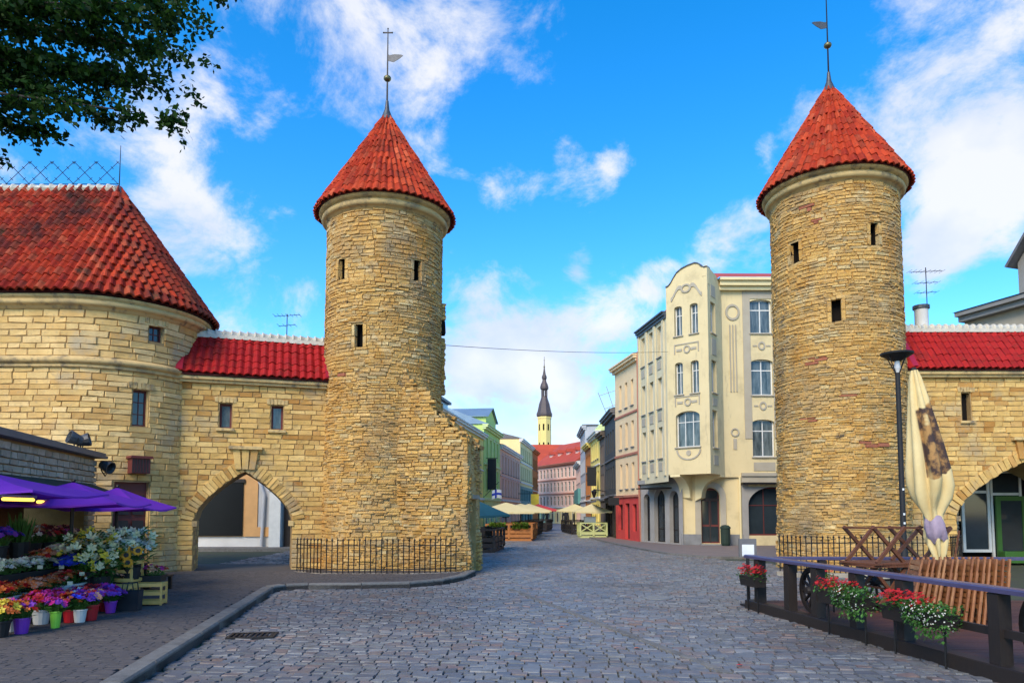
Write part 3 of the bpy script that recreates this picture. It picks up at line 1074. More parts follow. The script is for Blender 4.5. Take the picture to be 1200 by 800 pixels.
band(gh, 'belt_course', 5.05, [(-.05, -.01), (.05, 0), (.06, .05), (.03, .08)] + rnd_p + [(.04, .27), (-.05, .30)], M['dressed'])
band(gh, 'cornice', 6.44, [(-.05, 0), (.05, .02), (.07, .06)] + [(o + .06, z_ - .0) for o, z_ in rnd_p] + [(.16, .26), (.2, .30), (.2, .34), (-.1, .35)], M['dressed'])
for op, nz in ((opsH[0], (.5,)), (opsH[1], (.34, .67))):
    window(gh, surfH, op, M['redframe'], M['glass'], 2, nz, .16, .05, None, mw=.02)
    p, tx, n = surfH((op[0] + op[1]) / 2, op[3] + .10)
    w_ = op[1] - op[0]
    for i in range(6):                                      # little fan of lintel stones
        f_ = (i - 2.5) / 6
        s = MB(); s.add(*NEAT[i])
        link('lintel_stone', s.mesh('lintel_stone', M['dressed']), gh, None, frame_m(p + tx * f_ * (w_ + .24) + n * .012, tx, n, (w_ + .24) / 6 - .01, .1, .17, (tx * f_ * .5 + Vector((0, 0, 1)))))
dr = panel(surfH, opsH[2], .16, M['redframe'], 'door', gh)
dz = MB()
for i in range(2):
    for j in range(3):
        p, tx, n = surfH(opsH[2][0] + .22 + i * .38, .55 + j * .62)
        dz.bar(p - n * .15 - tx * .13, p - n * .15 + tx * .13, .03, .48)
dz.build('door_panels', M['darkwood'], dr)
p, tx, n = surfH(1.80, 2.55)
bx = MB()
bx.box(-.21, .21, -.30, .03, 0, .36)
bx.vprism([(-.26, .36), (.26, .36), (.24, .42), (-.24, .42)], -.36, .03)
bo = link('lantern_box', bx.mesh('lantern_box', M['redframe']), gh, None, frame_m(p, tx, n))
for i in range(6):
    b2 = MB(); b2.box(-.2 + i * .067, -.2 + i * .067 + .02, -.315, -.30, .02, .34)
    link('slat', b2.mesh('slat', M['darkwood']), bo)
# hipped roof: front slope and conical hip
ze, re, za = 6.80, HR + .30, 10.42
SL = math.hypot(re, za - ze)
uv, nv = Vector((0, re / SL, (za - ze) / SL)), Vector((0, -(za - ze) / SL, re / SL))
c = MB()
c.add([(-6, -re + .05, ze), (0, -re + .05, ze), (0, 0, za), (-6, 0, za), (-6, re, ze), (0, re, ze)], [(0, 1, 2, 3), (3, 2, 5, 4)])
c.lathe([(re - .05, ze), (.02, za)], seg=36, a0=-PI / 2, a1=PI / 2)
c.build('roof_deck', M['under'], gh)
rows = 17
items = []
for j in range(rows):
    s = SL * j / rows
    y_, z_ = -re * (1 - j / rows), ze + (za - ze) * j / rows
    for i in range(30):
        p = Vector((-.11 - i * .215, y_, z_)) + nv * (.02 + rr.uniform(-.012, .012)) + uv * rr.uniform(-.02, .02)
        m_ = Matrix.Identity(4)
        for k in range(3):
            m_[k][0] = (.215, 0, 0)[k]; m_[k][1] = (uv[k] + (.02 * rr.uniform(-1, 1) if k == 0 else 0)) * SL / rows; m_[k][2] = nv[k] * .13; m_[k][3] = p[k]
        items.append(m_)
    q = re * (1 - j / rows)
    nt_ = max(3, round(PI * .84 * q / .215)) if j < rows - 2 else 3
    for i in range(nt_):
        a = -PI / 2 + PI * .84 * (i + .5) / nt_
        e = Vector((math.cos(a), math.sin(a), 0)); tx = Vector((-math.sin(a), math.cos(a), 0))
        u = -e * (re / SL) + Vector((0, 0, (za - ze) / SL)); n = e * ((za - ze) / SL) + Vector((0, 0, re / SL))
        p = e * q + Vector((0, 0, z_)) + n * .02
        m_ = Matrix.Identity(4)
        for k in range(3):
            m_[k][0] = tx[k] * PI * .84 * q / nt_; m_[k][1] = u[k] * SL / rows; m_[k][2] = n[k] * .13; m_[k][3] = p[k]
        items.append(m_)
pieces(gh, items, TILES, 'roof_tile', 'roof_tiles', M['tile_old'], 300, False, 2, 1)
def ridge_tile(L):
    c = MB()
    c.lathe([(.09, 0), (.155, .015), (.155, .05), (.135, .06), (.105, L)], seg=10, a0=-.1, a1=PI + .1)
    c.lathe([(.05, 0), (.09, 0)], seg=10, a0=-.1, a1=PI + .1)
    c.xf(Matrix.Rotation(PI / 2, 4, 'Y') @ Matrix.Rotation(PI / 2, 4, 'Z'))
    return c.mesh('ridge_tile', M['ridge'], True)
RT = ridge_tile(.26)
for i in range(23):
    link('ridge_tile', RT, gh, None, Matrix.Translation((-.28 - i * .26, 0, za + .0)))
c = MB()
c.box(-6, 0, -.16, .16, za - .10, za - .01)
c.build('ridge_board', M['greystone'], gh)
cr_ = MB()
for z_ in (.16, ):
    cr_.tube([(-6, 0, za + z_), (0, 0, za + z_)], .012, 4)
for i in range(9):
    x = -.02 - i * .61
    for s in (-1, 1):
        p = Vector((x - (.0 if s < 0 else .62), 0, za + .17)); q = Vector((x - (.62 if s < 0 else 0), 0, za + .80))
        if q.x > 0: continue
        cr_.tube([p, q], .009, 4)
        d = (q - p).normalized(); pr = Vector((-d.z, 0, d.x))
        for f in (.22, .72, .96):
            m_ = p.lerp(q, f)
            cr_.tube([m_ - pr * .055, m_ + pr * .055], .008, 4)
cr_.build('ridge_cresting', M['iron'], gh)
c = MB()
c.tube([(.02, 0, za - .1), (.02, 0, za + 1.25)], [.018, .008], 5)
c.build('rod', M['iron'], gh)
c = MB()
c.lathe([(.20, za - .18), (.12, za + .06), (.02, za + .12)], seg=10)
c.build('ridge_cap', M['lead'], gh)

# ------------------------------------------------------------------ gateway walls with pointed arches
def archz(x, a, sp, rise):
    x = min(1, abs(x) / a)
    return sp + rise * (.55 * (1 - x) + .45 * math.sqrt(max(0, 1 - x * x)))
def gateway(label, p0, p1, Z, zr, arch, wins, seed, slitwin=False, nt_w=.2):
    p0, p1 = Vector((*p0, 0)), Vector((*p1, 0))
    L = (p1 - p0).length
    t = thing('gateway_wall', label, 'gateway', p0, math.atan2(p1.y - p0.y, p1.x - p0.x))
    rr = random.Random(seed)
    ac, ah, sp, rise = arch
    TH = 1.5
    e0, e1 = -.25, L + .25
    f = plane()
    c = MB()
    x0, x1 = ac - ah, ac + ah
    o = .024
    ops = [w for w in wins]
    top0 = sp + rise + .12
    skin(c, f, e0, x0, -.1, top0, [], .6, 1, -o)
    if x1 < e1: skin(c, f, x1, e1, -.1, top0, [], .6, 1, -o)
    skin(c, f, e0, e1, top0, Z, ops, .6, 1, -o, .3, 0, 0)
    K = 28
    xs = [max(x0, x0 + 2 * ah * i / K) for i in range(K + 1)]
    for a, b in zip(xs, xs[1:]):
        za_, zb_ = archz(a - ac, ah, sp, rise), archz(b - ac, ah, sp, rise)
        c.add([(a, o, za_), (b, o, zb_), (b, o, top0), (a, o, top0), (a, TH, za_), (b, TH, zb_)], [(0, 1, 2, 3), (1, 0, 4, 5)])
    c.add([(x0, o, -.1), (x0, TH, -.1), (x0, TH, sp), (x0, o, sp)], [(0, 1, 2, 3)])
    if x1 < e1: c.add([(x1, o, -.1), (x1, TH, -.1), (x1, TH, sp), (x1, o, sp)], [(3, 2, 1, 0)])
    c.add([(e0, TH, 0), (x0, TH, 0), (x0, TH, Z), (e0, TH, Z)], [(3, 2, 1, 0)])
    c.add([(x0, TH, sp + rise), (x1, TH, sp + rise), (x1, TH, Z), (x0, TH, Z)], [(3, 2, 1, 0)])
    c.build('wall_core', M['jointing'], t)
    vr = .34
    def blk(v, h):
        r_ = [(a - .02, b + .02) for a, b, cc_, d in ops if cc_ - .02 < v < d + .02]
        if v < sp:
            r_.append((x0, x1))
        elif v < sp + rise + vr * 1.0:
            lo, hi = 0, ah + vr
            def outer(x):                                   # height of the extrados
                best = -9
                for i in range(25):
                    k = i / 24 * ah
                    zz = archz(k, ah, sp, rise)
                    if abs(k + vr * .72 - x) < .08: best = max(best, zz + vr * .72)
                return best
            xs_ = [k / 40 * (ah + vr) for k in range(41)]
            w = 0
            for x in xs_:
                zx = archz(x * ah / (ah + vr * .95), ah, sp, rise + vr)
                if zx > v: w = max(w, x)
            if w > 0: r_.append((ac - w, ac + w))
        return r_
    it = courses(f, e0, e1, 0, Z - .22, (.11, .165), (.2, .52), blk, .008, .10, .007, .018, rr)
    jf = lambda u, v: (Vector((x0 - .0, TH - u, v)), Vector((0, -1, 0)), Vector((1, 0, 0)))
    it += courses(jf, 0, TH - .06, 0, sp, (.11, .165), (.2, .45), None, .015, .06, .008, .02, rr)
    pieces(t, it, NEAT, 'stone', 'ashlar_stones', M['ashlar_b'], 300)
    # voussoirs
    nv_ = 17
    for s in (-1, 1):
        pts = []
        for i in range(60):
            k = 1 - i / 59
            pts.append(Vector((ac + s * ah * k, 0, archz(ah * k, ah, sp, rise))))
        ln = [0]
        for a, b in zip(pts, pts[1:]): ln.append(ln[-1] + (b - a).length)
        for i in range(nv_):
            tgt = ln[-1] * (i + .5) / nv_
            j = max(k for k in range(59) if ln[k] <= tgt)
            p = pts[j].lerp(pts[j + 1], (tgt - ln[j]) / max(1e-6, ln[j + 1] - ln[j]))
            d = (pts[min(59, j + 2)] - pts[max(0, j - 1)]).normalized()
            out_ = Vector((-d.z, 0, d.x)) if s < 0 else Vector((d.z, 0, -d.x))
            tx = d if s < 0 else -d
            if p.x > e1: continue
            q = MB(); q.add(*NEAT[i % len(NEAT)])
            link('voussoir', q.mesh('voussoir', M['ashlar_b']), t, None, frame_m(p + out_ * (vr / 2) - Vector((0, .018, 0)), tx, (0, -1, 0), ln[-1] / nv_ * (1.03) - .008, .16, vr, out_))
        for zz in (sp - .07,):
            q = MB(); q.box(-.06, .06, -.03, .6, -.07, .07)
            link('impost', q.mesh('impost', M['dressed']), t, None, Matrix.Translation((ac + s * (ah - .02), 0, zz)))
    # keystone under a small hood
    zk = sp + rise + .06
    for i in range(3):
        q = MB()
        k = (i - 1) * .17
        q.vprism([(k - .075, 0), (k + .075, 0), (k * 1.35 + .09, .52), (k * 1.35 - .09, .52)], -.075, .05)
        link('keystone', q.mesh('keystone', M['ashlar_b']), t, None, Matrix.Translation((ac, -.0, zk)))
    q = MB(); q.bbox(-.42, .42, -.14, .04, 0, .085)
    link('hood', q.mesh('hood', M['dressed']), t, None, Matrix.Translation((ac, 0, zk + .53)))
    for w in wins:
        if slitwin:
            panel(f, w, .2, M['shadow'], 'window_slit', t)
        else:
            window(t, f, w, M['redframe'], M['curtain'], 1, (), .15, .05, None)
        wd = w[1] - w[0] + .26
        for i in range(6):
            f_ = (i - 2.5) / 6
            s = MB(); s.add(*NEAT[i])
            link('lintel_stone', s.mesh('lintel_stone', M['dressed']), t, None, frame_m(((w[0] + w[1]) / 2 + f_ * wd, -.02, w[3] + .10), (1, 0, 0), (0, -1, 0), wd / 6 - .008, .1, .15, (f_ * .5, 0, 1)))
        s = MB(); s.bbox(w[0] - .08, w[1] + .08, -.06, .1, w[2] - .07, w[2])
        s.build('sill', M['dressed'], t)
    # eaves and roof
    c = MB()
    c.box(e0, e1, -.10, .2, Z - .22, Z - .14)
    c.box(e0, e1, -.17, .2, Z - .14, Z - .06)
    c.build('cornice', M['dressed'], t)
    yr, ye = TH / 2, -.22
    SLr = math.hypot(yr - ye, zr - Z)
    u = Vector((0, (yr - ye) / SLr, (zr - Z) / SLr)); n = Vector((0, -(zr - Z) / SLr, (yr - ye) / SLr))
    c = MB()
    c.add([(e0, ye, Z - .04), (e1, ye, Z - .04), (e1, yr, zr), (e0, yr, zr), (e0, TH + .2, Z - .04), (e1, TH + .2, Z - .04)], [(0, 1, 2, 3), (3, 2, 5, 4), (0, 3, 4), (1, 5, 2), (0, 4, 5, 1)])
    c.build('roof_deck', M['under'], t)
    rows = 6
    nt2 = round((e1 - e0) / nt_w)
    items = []
    for j in range(rows):
        for i in range(nt2):
            p = Vector((e0 + (e1 - e0) * (i + .5) / nt2, ye, Z - .02)) + u * (SLr * j / rows + rr.uniform(-.015, .015)) + n * (.02 + rr.uniform(-.01, .01))
            m_ = Matrix.Identity(4)
            for k in range(3):
                m_[k][0] = ((e1 - e0) / nt2, 0, 0)[k]; m_[k][1] = u[k] * SLr / rows; m_[k][2] = n[k] * .095; m_[k][3] = p[k]
            items.append(m_)
    pieces(t, items, TILES, 'roof_tile', 'roof_tiles', M['tile_new'], 300, False, 2, 1)
    k = int((e1 - e0) / .2)
    rt = ridge_tile((e1 - e0) / k)
    for i in range(k):
        link('ridge_tile', rt, t, None, Matrix.Translation((e0 + (e1 - e0) * i / k, yr, zr + .06)))
    c = MB(); c.box(e0, e1, yr - .15, yr + .15, zr - .06, zr + .045); c.build('ridge_board', M['ridge'], t)
    for xx in ((0.0, L) if p0.x < 0 else (.52,)):
        c = MB()
        c.bar((xx, ye, Z + .03), (xx, yr, zr + .07), .16, .16)
        c.build('verge_flashing', M['flash'], t)
    return t
gl = gateway('limestone gateway with pointed arch between gate house and round tower, bright red roof', (-8.66, 18.5), (-5.11, 19.7), 5.22, 6.42,
        (1.65, 1.22, 1.38, 1.30), [(.98, 1.28, 3.82, 4.48), (2.28, 2.58, 3.82, 4.48)], 41)
gr = gateway('limestone gateway with pointed arch and green shop inside, beyond the timber deck', (10.9, 20.3), (17.5, 20.3), 5.66, 6.98,
        (3.72, 2.05, 1.5, 1.55), [(1.95, 2.2, 4.2, 5.0)], 43, True)
def antenna(loc, h, arms, label, wide):
    t = thing('tv_antenna', label, 'antenna', loc)
    c = MB(); c.tube([(0, 0, 0), (0, 0, h)], .014, 5); c.build('mast', M['iron'], t)
    for z, w, n in arms:
        c = MB()
        c.tube([(-w, 0, z), (w, 0, z + .05)], .009, 4)
        for i in range(n):
            x = -w + 2 * w * i / (n - 1)
            c.tube([(x, -.16, z + .03), (x, .16, z + .03)], .006, 4)
        c.build('boom', M['iron'], t)
p = at(336, 397, 21)
antenna((p.x, p.y, p.z - .3), 1.05, [(.98, .38, 7), (.68, .25, 4)], 'thin aerial standing over the red roof beside the gateway tower', 1)
p = at(1087, 372, 21.4)
antenna((p.x, p.y, p.z - .2), 1.75, [(1.6, .5, 8), (1.25, .35, 5), (.95, .3, 4)], 'tall aerial beside the round pale chimney', 1)
p = at(1080, 376, 21.3)
t = thing('chimney', 'round pale chimney standing behind the red gateway roof', 'chimney', (p.x, p.y, 5.8))
c = MB(); c.lathe([(.19, 0), (.19, 1.86), (.2, 1.9)], seg=16); c.build('stack', M['whitepl'], t, True)
c = MB(); c.lathe([(.2, 1.9), (.235, 1.92), (.235, 2.02), (.1, 2.05), (.09, 1.95)], seg=16); c.build('cap', M['lead'], t)

# ------------------------------------------------------------------ houses of the street
F0 = plane()
def house(name, label, p0, p1, H, depth, wall, rows=(), fm='white', gm='glass', roof='flat', rmat='redroof', bands=(), cornice=None, base=None, nx=2, nz=(.68,), rh=2.0,
          surround=None, sills='stonebase', inset=.14, floor0=None, group=None, cat='house', slope_in=None, nowin_far=False):
    """facade runs from p0 to p1 with its outside on the right hand; rows = (z0, z1, [(x centre, width)...])"""
    p0, p1 = Vector((*p0, 0)), Vector((*p1, 0))
    L = (p1 - p0).length
    t = thing(name, label, cat, p0, math.atan2(p1.y - p0.y, p1.x - p0.x), group)
    ops = [(x - w / 2, x + w / 2, z0, z1) for z0, z1, xs in rows for x, w in xs]
    g0 = [(x - w / 2, x + w / 2, z0, z1) for z0, z1, xs in (floor0[1] if floor0 else ()) for x, w in xs]
    zs = floor0[0] if floor0 else -.15
    c = MB()
    skin(c, F0, 0, L, zs, H, ops, 99, 99, 0, .3)
    c.add([(0, 0, -.15), (0, depth, -.15), (0, depth, H), (0, 0, H)], [(3, 2, 1, 0)])
    c.add([(L, 0, -.15), (L, depth, -.15), (L, depth, H), (L, 0, H)], [(0, 1, 2, 3)])
    c.add([(0, depth, -.15), (L, depth, -.15), (L, depth, H), (0, depth, H)], [(3, 2, 1, 0)])
    c.add([(0, .32, 0), (L, .32, 0), (L, .32, H - .02), (0, .32, H - .02)], [(0, 1, 2, 3)])
    c.build('wall', M[wall], t)
    if floor0:
        c = MB()
        skin(c, F0, 0, L, -.15, zs, g0, 99, 99, .02, .3)
        c.build('ground_floor', M[floor0[2]], t)
        for op in g0:
            w = op[1] - op[0]
            window(t, F0, op, M[floor0[3]], M['glass'], 2 if w > .9 else 1, (.75,) if op[3] - op[2] > 1.2 else (), .14, .06, None, name='shop_window' if op[2] > .2 else 'door')
    for op in ops:
        window(t, F0, op, M[fm], M[gm], nx, nz, inset, .055, M[sills] if sills else None)
        if surround:
            s = MB()
            a, b, z0, z1 = op
            s.box(a - .12, a, -.035, .0, z0, z1 + .14); s.box(b, b + .12, -.035, .0, z0, z1 + .14); s.box(a, b, -.035, .0, z1, z1 + .14)
            s.box(a - .16, b + .16, -.09, 0, z1 + .14, z1 + .2)
            s.build('surround', M[surround], t)
    for z0, z1, pr, m_ in bands:
        s = MB(); s.bbox(-.01, L + .01, -pr, .02, z0, z1, .02); s.build('moulding', M[m_], t)
    if cornice:
        s = MB(); s.box(-.05, L + .05, -.16, .1, H - .34, H - .2); s.box(-.09, L + .09, -.30, .1, H - .2, H - .06); s.box(-.11, L + .11, -.37, .1, H - .06, H + .02)
        s.build('cornice', M[cornice], t)
    if base:
        s = MB(); s.box(-.01, L + .01, -.05, .0, -.15, base[0]); s.build('plinth', M[base[1]], t)
    s = MB()
    if roof == 'gable':
        s.add([(-.1, -.35, H + .02), (L + .1, -.35, H + .02), (L + .1, depth / 2, H + rh), (-.1, depth / 2, H + rh), (-.1, depth + .3, H + .02), (L + .1, depth + .3, H + .02)],
              [(0, 1, 2, 3), (3, 2, 5, 4), (0, 3, 4), (2, 1, 5), (1, 0, 4, 5)])
    elif roof == 'mansard':
        s.add([(0, -.3, H + .02), (L, -.3, H + .02), (L, .8, H + rh), (0, .8, H + rh), (0, depth, H + rh + .4), (L, depth, H + rh + .4), (0, depth, H), (L, depth, H)],
              [(0, 1, 2, 3), (3, 2, 5, 4), (0, 3, 4, 6), (2, 1, 7, 5)])
    else:
        s.box(-.1, L + .1, -.25, depth, H + .02, H + .12)
    s.build('roof', M[rmat], t)
    return t, L

def cols(L, n, w, m=.5):
    return [(m + (L - 2 * m) * (i + .5) / n, w) for i in range(n)]

# --- cream corner house: street front, oriel, entrance, main front
ch = thing('corner_house', 'cream corner house with grey ornament, rounded oriel gable over an arched door', 'house', (8.0, 33.6, 0))
def face(p, q, z0=0):
    p, q = Vector((p[0] - 8.0, p[1] - 33.6, 0)), Vector((q[0] - 8.0, q[1] - 33.6, 0))
    d = (q - p).normalized(); n = Vector((d.y, -d.x, 0))
    return (lambda u, v: (p + d * u + Vector((0, 0, v)), d, n)), (q - p).length
def fbox(mb, f, a, b, z0, z1, o0, o1, mi=0):
    pts = []
    for o in (o1, o0):
        for u, v in ((a, z0), (b, z0), (b, z1), (a, z1)):
            p, d, n = f(u, v)
            pts.append(p + n * o)
    mb.add(pts, [(0, 1, 2, 3), (7, 6, 5, 4), (0, 4, 5, 1), (1, 5, 6, 2), (2, 6, 7, 3), (3, 7, 4, 0)], mi)
def fpoly(mb, f, poly, o0, o1, mi=0):
    n_ = len(poly)
    pts = []
    for o in (o1, o0):
        for u, v in poly:
            p, d, n = f(u, v)
            pts.append(p + n * o)
    mb.add(pts, [tuple(range(n_)), tuple(reversed(range(n_, 2 * n_)))] + [(i, i + n_, (i + 1) % n_ + n_, (i + 1) % n_) for i in range(n_)], mi)
def fring(mb, f, u, v, ro, ri, o0, o1, a0=0, a1=2 * PI, K=20, ez=1):
    for i in range(K):
        a, b = a0 + (a1 - a0) * i / K, a0 + (a1 - a0) * (i + 1) / K
        fpoly(mb, f, [(u + r_ * math.cos(x), v + ez * r_ * math.sin(x)) for r_, x in ((ri, a), (ro, a), (ro, b), (ri, b))], o0, o1)
S0, A, B, C, E0, E1, M1 = (6.68, 37.4), (7.28, 33.3), (8.86, 31.9), (9.92, 33.35), (8.02, 33.9), (10.75, 33.4), (15.6, 33.4)
zb, zt = 3.3, 12.5
fs, Ls = face(S0, A)
wz = [(9.05, 10.55), (6.55, 8.05), (4.15, 5.65)]
opsS = [(x - .28, x + .28, a, b) for a, b in wz for x in (.75, 1.95, 3.15)]
c = MB()
skin(c, fs, 0, Ls, 3.0, 10.9, opsS, 99, 99, 0, .3)
c.build('street_wall', M['streetcream'], ch)
for op in opsS:
    window(ch, fs, op, M['white'], M['glass'], 1, (.7,), .18, .05, M['stonebase'])
c = MB()
for x in (.15, 1.35, 2.55, 3.75):
    fbox(c, fs, x - .12, x + .12, 3.3, 10.72, 0, .07)
c.build('pilasters', M['streetcream'], ch)
c = MB()
for a, b in wz:
    for x in (.75, 1.95, 3.15):
        fbox(c, fs, x - .25, x + .25, a - .6, a - .2, .0, .03)
c.build('grey_panels', M['greyplaster'], ch)
c = MB()
fbox(c, fs, -.02, Ls, 10.72, 10.86, 0, .09); fbox(c, fs, -.02, Ls, 10.86, 10.98, 0, .16); fbox(c, fs, -.02, Ls, 10.98, 11.05, -.2, .24)
c.build('street_cornice', M['lead'], ch)
# street shop floor, blue grey with arches
fg, Lg = face(S0, (8.02, 33.75))
def arch_fill(mb, f, a, b, z0, z1, o0, o1):
    w = (b - a) / 2
    m_ = (a + b) / 2
    for s in (-1, 1):
        poly = [(m_ + s * w, z0), (m_ + s * w, z1)]
        k = 8
        poly += [(m_ + s * w * math.sin(PI / 2 * i / k), z0 + (z1 - z0) * math.cos(PI / 2 * i / k)) for i in range(k + 1)]
        poly = [poly[0], poly[1]] + poly[2:-1]
        fpoly(mb, f, poly if s < 0 else poly[::-1], o0, o1)
opsG = [(.35, .95, .1, 2.5), (1.35, 2.35, .1, 2.7), (2.75, 3.55, .1, 2.6)]
c = MB()
skin(c, fg, 0, Lg, -.1, 3.0, opsG, 99, 99, 0, .35)
for op in opsG:
    arch_fill(c, fg, op[0], op[1], op[3] - (op[1] - op[0]) / 2, op[3], -.3, 0)
fbox(c, fg, 0, Lg, 3.0, 3.2, -.1, .16)
c.build('shop_wall', M['bluegrey'], ch)
for op in opsG:
    window(ch, fg, op, M['darkwood'], M['glass'], 2, (.25, .7), .22, .06, None, name='shop_window')
c = MB()
p_, d_, n_ = fg(2.0, 2.75)
fpoly(c, fg, [(.9, 2.72), (3.0, 2.72), (3.0, 2.78), (.9, 2.78)], 0, .75)
c.build('shop_canopy', M['iron'], ch)
# oriel
fa, La = face(A, B)
fb, Lb = face(B, C)
opsA = [(.42, .82, 9.75, 11.15), (1.22, 1.62, 9.75, 11.15), (.42, .82, 7.0, 8.5), (1.22, 1.62, 7.0, 8.5), (.42, 1.62, 4.55, 6.2)]
opsB = [(.35, .95, 9.75, 11.2), (.35, .95, 7.0, 8.5), (.35, .95, 4.5, 6.2)]
c = MB()
skin(c, fa, 0, La, zb, zt - .55, opsA, 99, 99, 0, .3)
skin(c, fb, 0, Lb, zb, zt - .2, opsB, 99, 99, 0, .3)
# curved gable
top = [(0, zt - .55), (La, zt - .55)]
for k, dz_ in ((1, .20), (.93, .20), (.88, .26), (.80, .44), (.72, .50), (.55, .46), (.40, .38), (.28, .24), (.20, .04), (.13, -.18), (.07, -.30), (0, -.34)):
    top.append((La * k, zt + dz_))
fpoly(c, fa, top, -.25, 0)
fpoly(c, fb, [(0, zt - .2), (Lb, zt - .2), (Lb, zt - .1), (Lb * .55, zt + .12), (0, zt + .28)], -.25, 0)
for op in opsA[:4]:
    arch_fill(c, fa, op[0], op[1], op[3] - .1, op[3], -.2, 0)
arch_fill(c, fa, opsA[4][0], opsA[4][1], 5.95, 6.2, -.2, 0)
P = [Vector((*q, 0)) - Vector((8.0, 33.6, 0)) for q in (A, B, C)]
c.add([p + Vector((0, 0, zb)) for p in P] + [Vector((9.9 - 8, 34.2 - 33.6, zb)), Vector((7.3 - 8, 34.2 - 33.6, zb))], [(4, 3, 2, 1, 0)])
c.build('oriel', M['cream'], ch)
c = MB()
fpoly(c, fa, top[3:], .0, .0)
gc = MB()
for (a, b) in zip(top[2:], top[3:]):
    if abs(a[0] - b[0]) < 1e-4 and False: continue
    fpoly(gc, fa, [(a[0], a[1]), (a[0], a[1] + .045), (b[0], b[1] + .045), (b[0], b[1])][::-1], -.3, .05)
gc.build('gable_coping', M['lead'], ch)
for op in opsA[:4]:
    window(ch, fa, op, M['white'], M['curtain'], 2, (.7,), .16, .045, M['greyplaster'])
window(ch, fa, opsA[4], M['white'], M['curtain'], 3, (.7,), .16, .05, M['greyplaster'])
for op in opsB:
    window(ch, fb, op, M['white'], M['curtain'], 2, (.7,), .16, .05, M['greyplaster'])
orn = MB()
fring(orn, fa, La / 2, 11.92, .26, .17, 0, .045, ez=.8)
for s in (-1, 1):
    for i in range(8):
        a, b = i / 8, (i + 1) / 8
        y0, y1 = 12.0 - .38 * a + .12 * math.sin(a * 5), 12.0 - .38 * b + .12 * math.sin(b * 5)
        poly = [(La / 2 + s * (.24 + .55 * a), y0 - .09), (La / 2 + s * (.24 + .55 * b), y1 - .09), (La / 2 + s * (.24 + .55 * b), y1 + .09), (La / 2 + s * (.24 + .55 * a), y0 + .09)]
        fpoly(orn, fa, poly if s > 0 else poly[::-1], 0, .035)
for z in (8.95, 6.5):
    fring(orn, fa, La / 2, z + .12, .17, .11, 0, .045, ez=1.1)
    fbox(orn, fa, .4, 1.65, z + .36, z + .41, 0, .03); fbox(orn, fa, .4, .45, z - .05, z + .36, 0, .03); fbox(orn, fa, 1.6, 1.65, z - .05, z + .36, 0, .03)
    fbox(orn, fa, .52, .80, z + .06, z + .17, 0, .03); fbox(orn, fa, 1.24, 1.52, z + .06, z + .17, 0, .03)
fring(orn, fa, La / 2, 4.42, .62, .54, 0, .035, PI, 2 * PI, 12, .75)
fring(orn, fa, La / 2, 4.28, .12, .02, 0, .035)
for z0, z1 in ((11.45, 12.0), (8.75, 9.5), (6.4, 6.75), (3.7, 4.15)):
    fbox(orn, fb, .4, .95, z0, z1, 0, .02)
orn.build('grey_ornament', M['greyplaster'], ch)
# corbels under the oriel
for f, u in ((fa, .08), (fb, Lb - .55)):
    c = MB()
    p, d, n = f(u, 0)
    pts = []
    k = 8
    prof = [(0, zb)] + [(-.95 * math.sin(PI / 2 * i / k), zb - .1 - .95 * (1 - math.cos(PI / 2 * i / k))) for i in range(k + 1)] + [(-1.25, zb - 1.2), (-1.25, zb)]
    m_ = len(prof)
    vs = [p + d * a + n * o + Vector((0, 0, z)) for a in (0, .5) for o, z in prof]
    c.add(vs, [tuple(range(m_)), tuple(reversed(range(m_, 2 * m_)))] + [(i, (i + 1) % m_, (i + 1) % m_ + m_, i + m_)[::-1] for i in range(m_)])
    c.build('corbel', M['creamlt'], ch)
# entrance wall
fe, Le = face(E0, E1)
opE = (.88, 1.72, .12, 2.72)
c = MB()
skin(c, fe, -.05, Le, -.1, zb + .1, [opE], 99, 99, 0, .4)
arch_fill(c, fe, opE[0], opE[1], 2.3, 2.72, -.3, 0)
c.build('entrance_wall', M['cream'], ch)
c = MB()
fbox(c, fe, .60, .86, .55, 2.3, 0, .07); fbox(c, fe, 1.74, 2.0, .55, 2.3, 0, .07)
fring(c, fe, 1.3, 2.3, .70, .44, 0, .07, 0, PI, 16)
c.build('door_surround', M['greyplaster'], ch)
c = MB()
fbox(c, fe, -.05, .86, -.1, .55, 0, .09); fbox(c, fe, 1.74, Le, -.1, .55, 0, .09); fbox(c, fe, .8, 1.8, -.05, .1, 0, .5)
c.build('plinth', M['stonebase'], ch)
c = MB()
fbox(c, fe, opE[0], opE[1], opE[2], opE[3], -.34, -.30)
d_ = c.build('door', M['redframe'], ch)
c = MB()
for a, b in ((.93, 1.27), (1.33, 1.67)):
    fbox(c, fe, a, b, .2, .9, -.30, -.27); fbox(c, fe, a + .02, b - .02, 1.0, 2.1, -.30, -.285)
fbox(c, fe, .95, 1.65, 2.22, 2.6, -.30, -.285)
c.build('door_glass', M['glass'], d_)
c = MB()
fbox(c, fe, .88, 1.72, 2.13, 2.2, -.30, -.24); fbox(c, fe, 1.275, 1.325, .15, 2.13, -.30, -.25)
c.build('door_bars', M['darkwood'], d_)
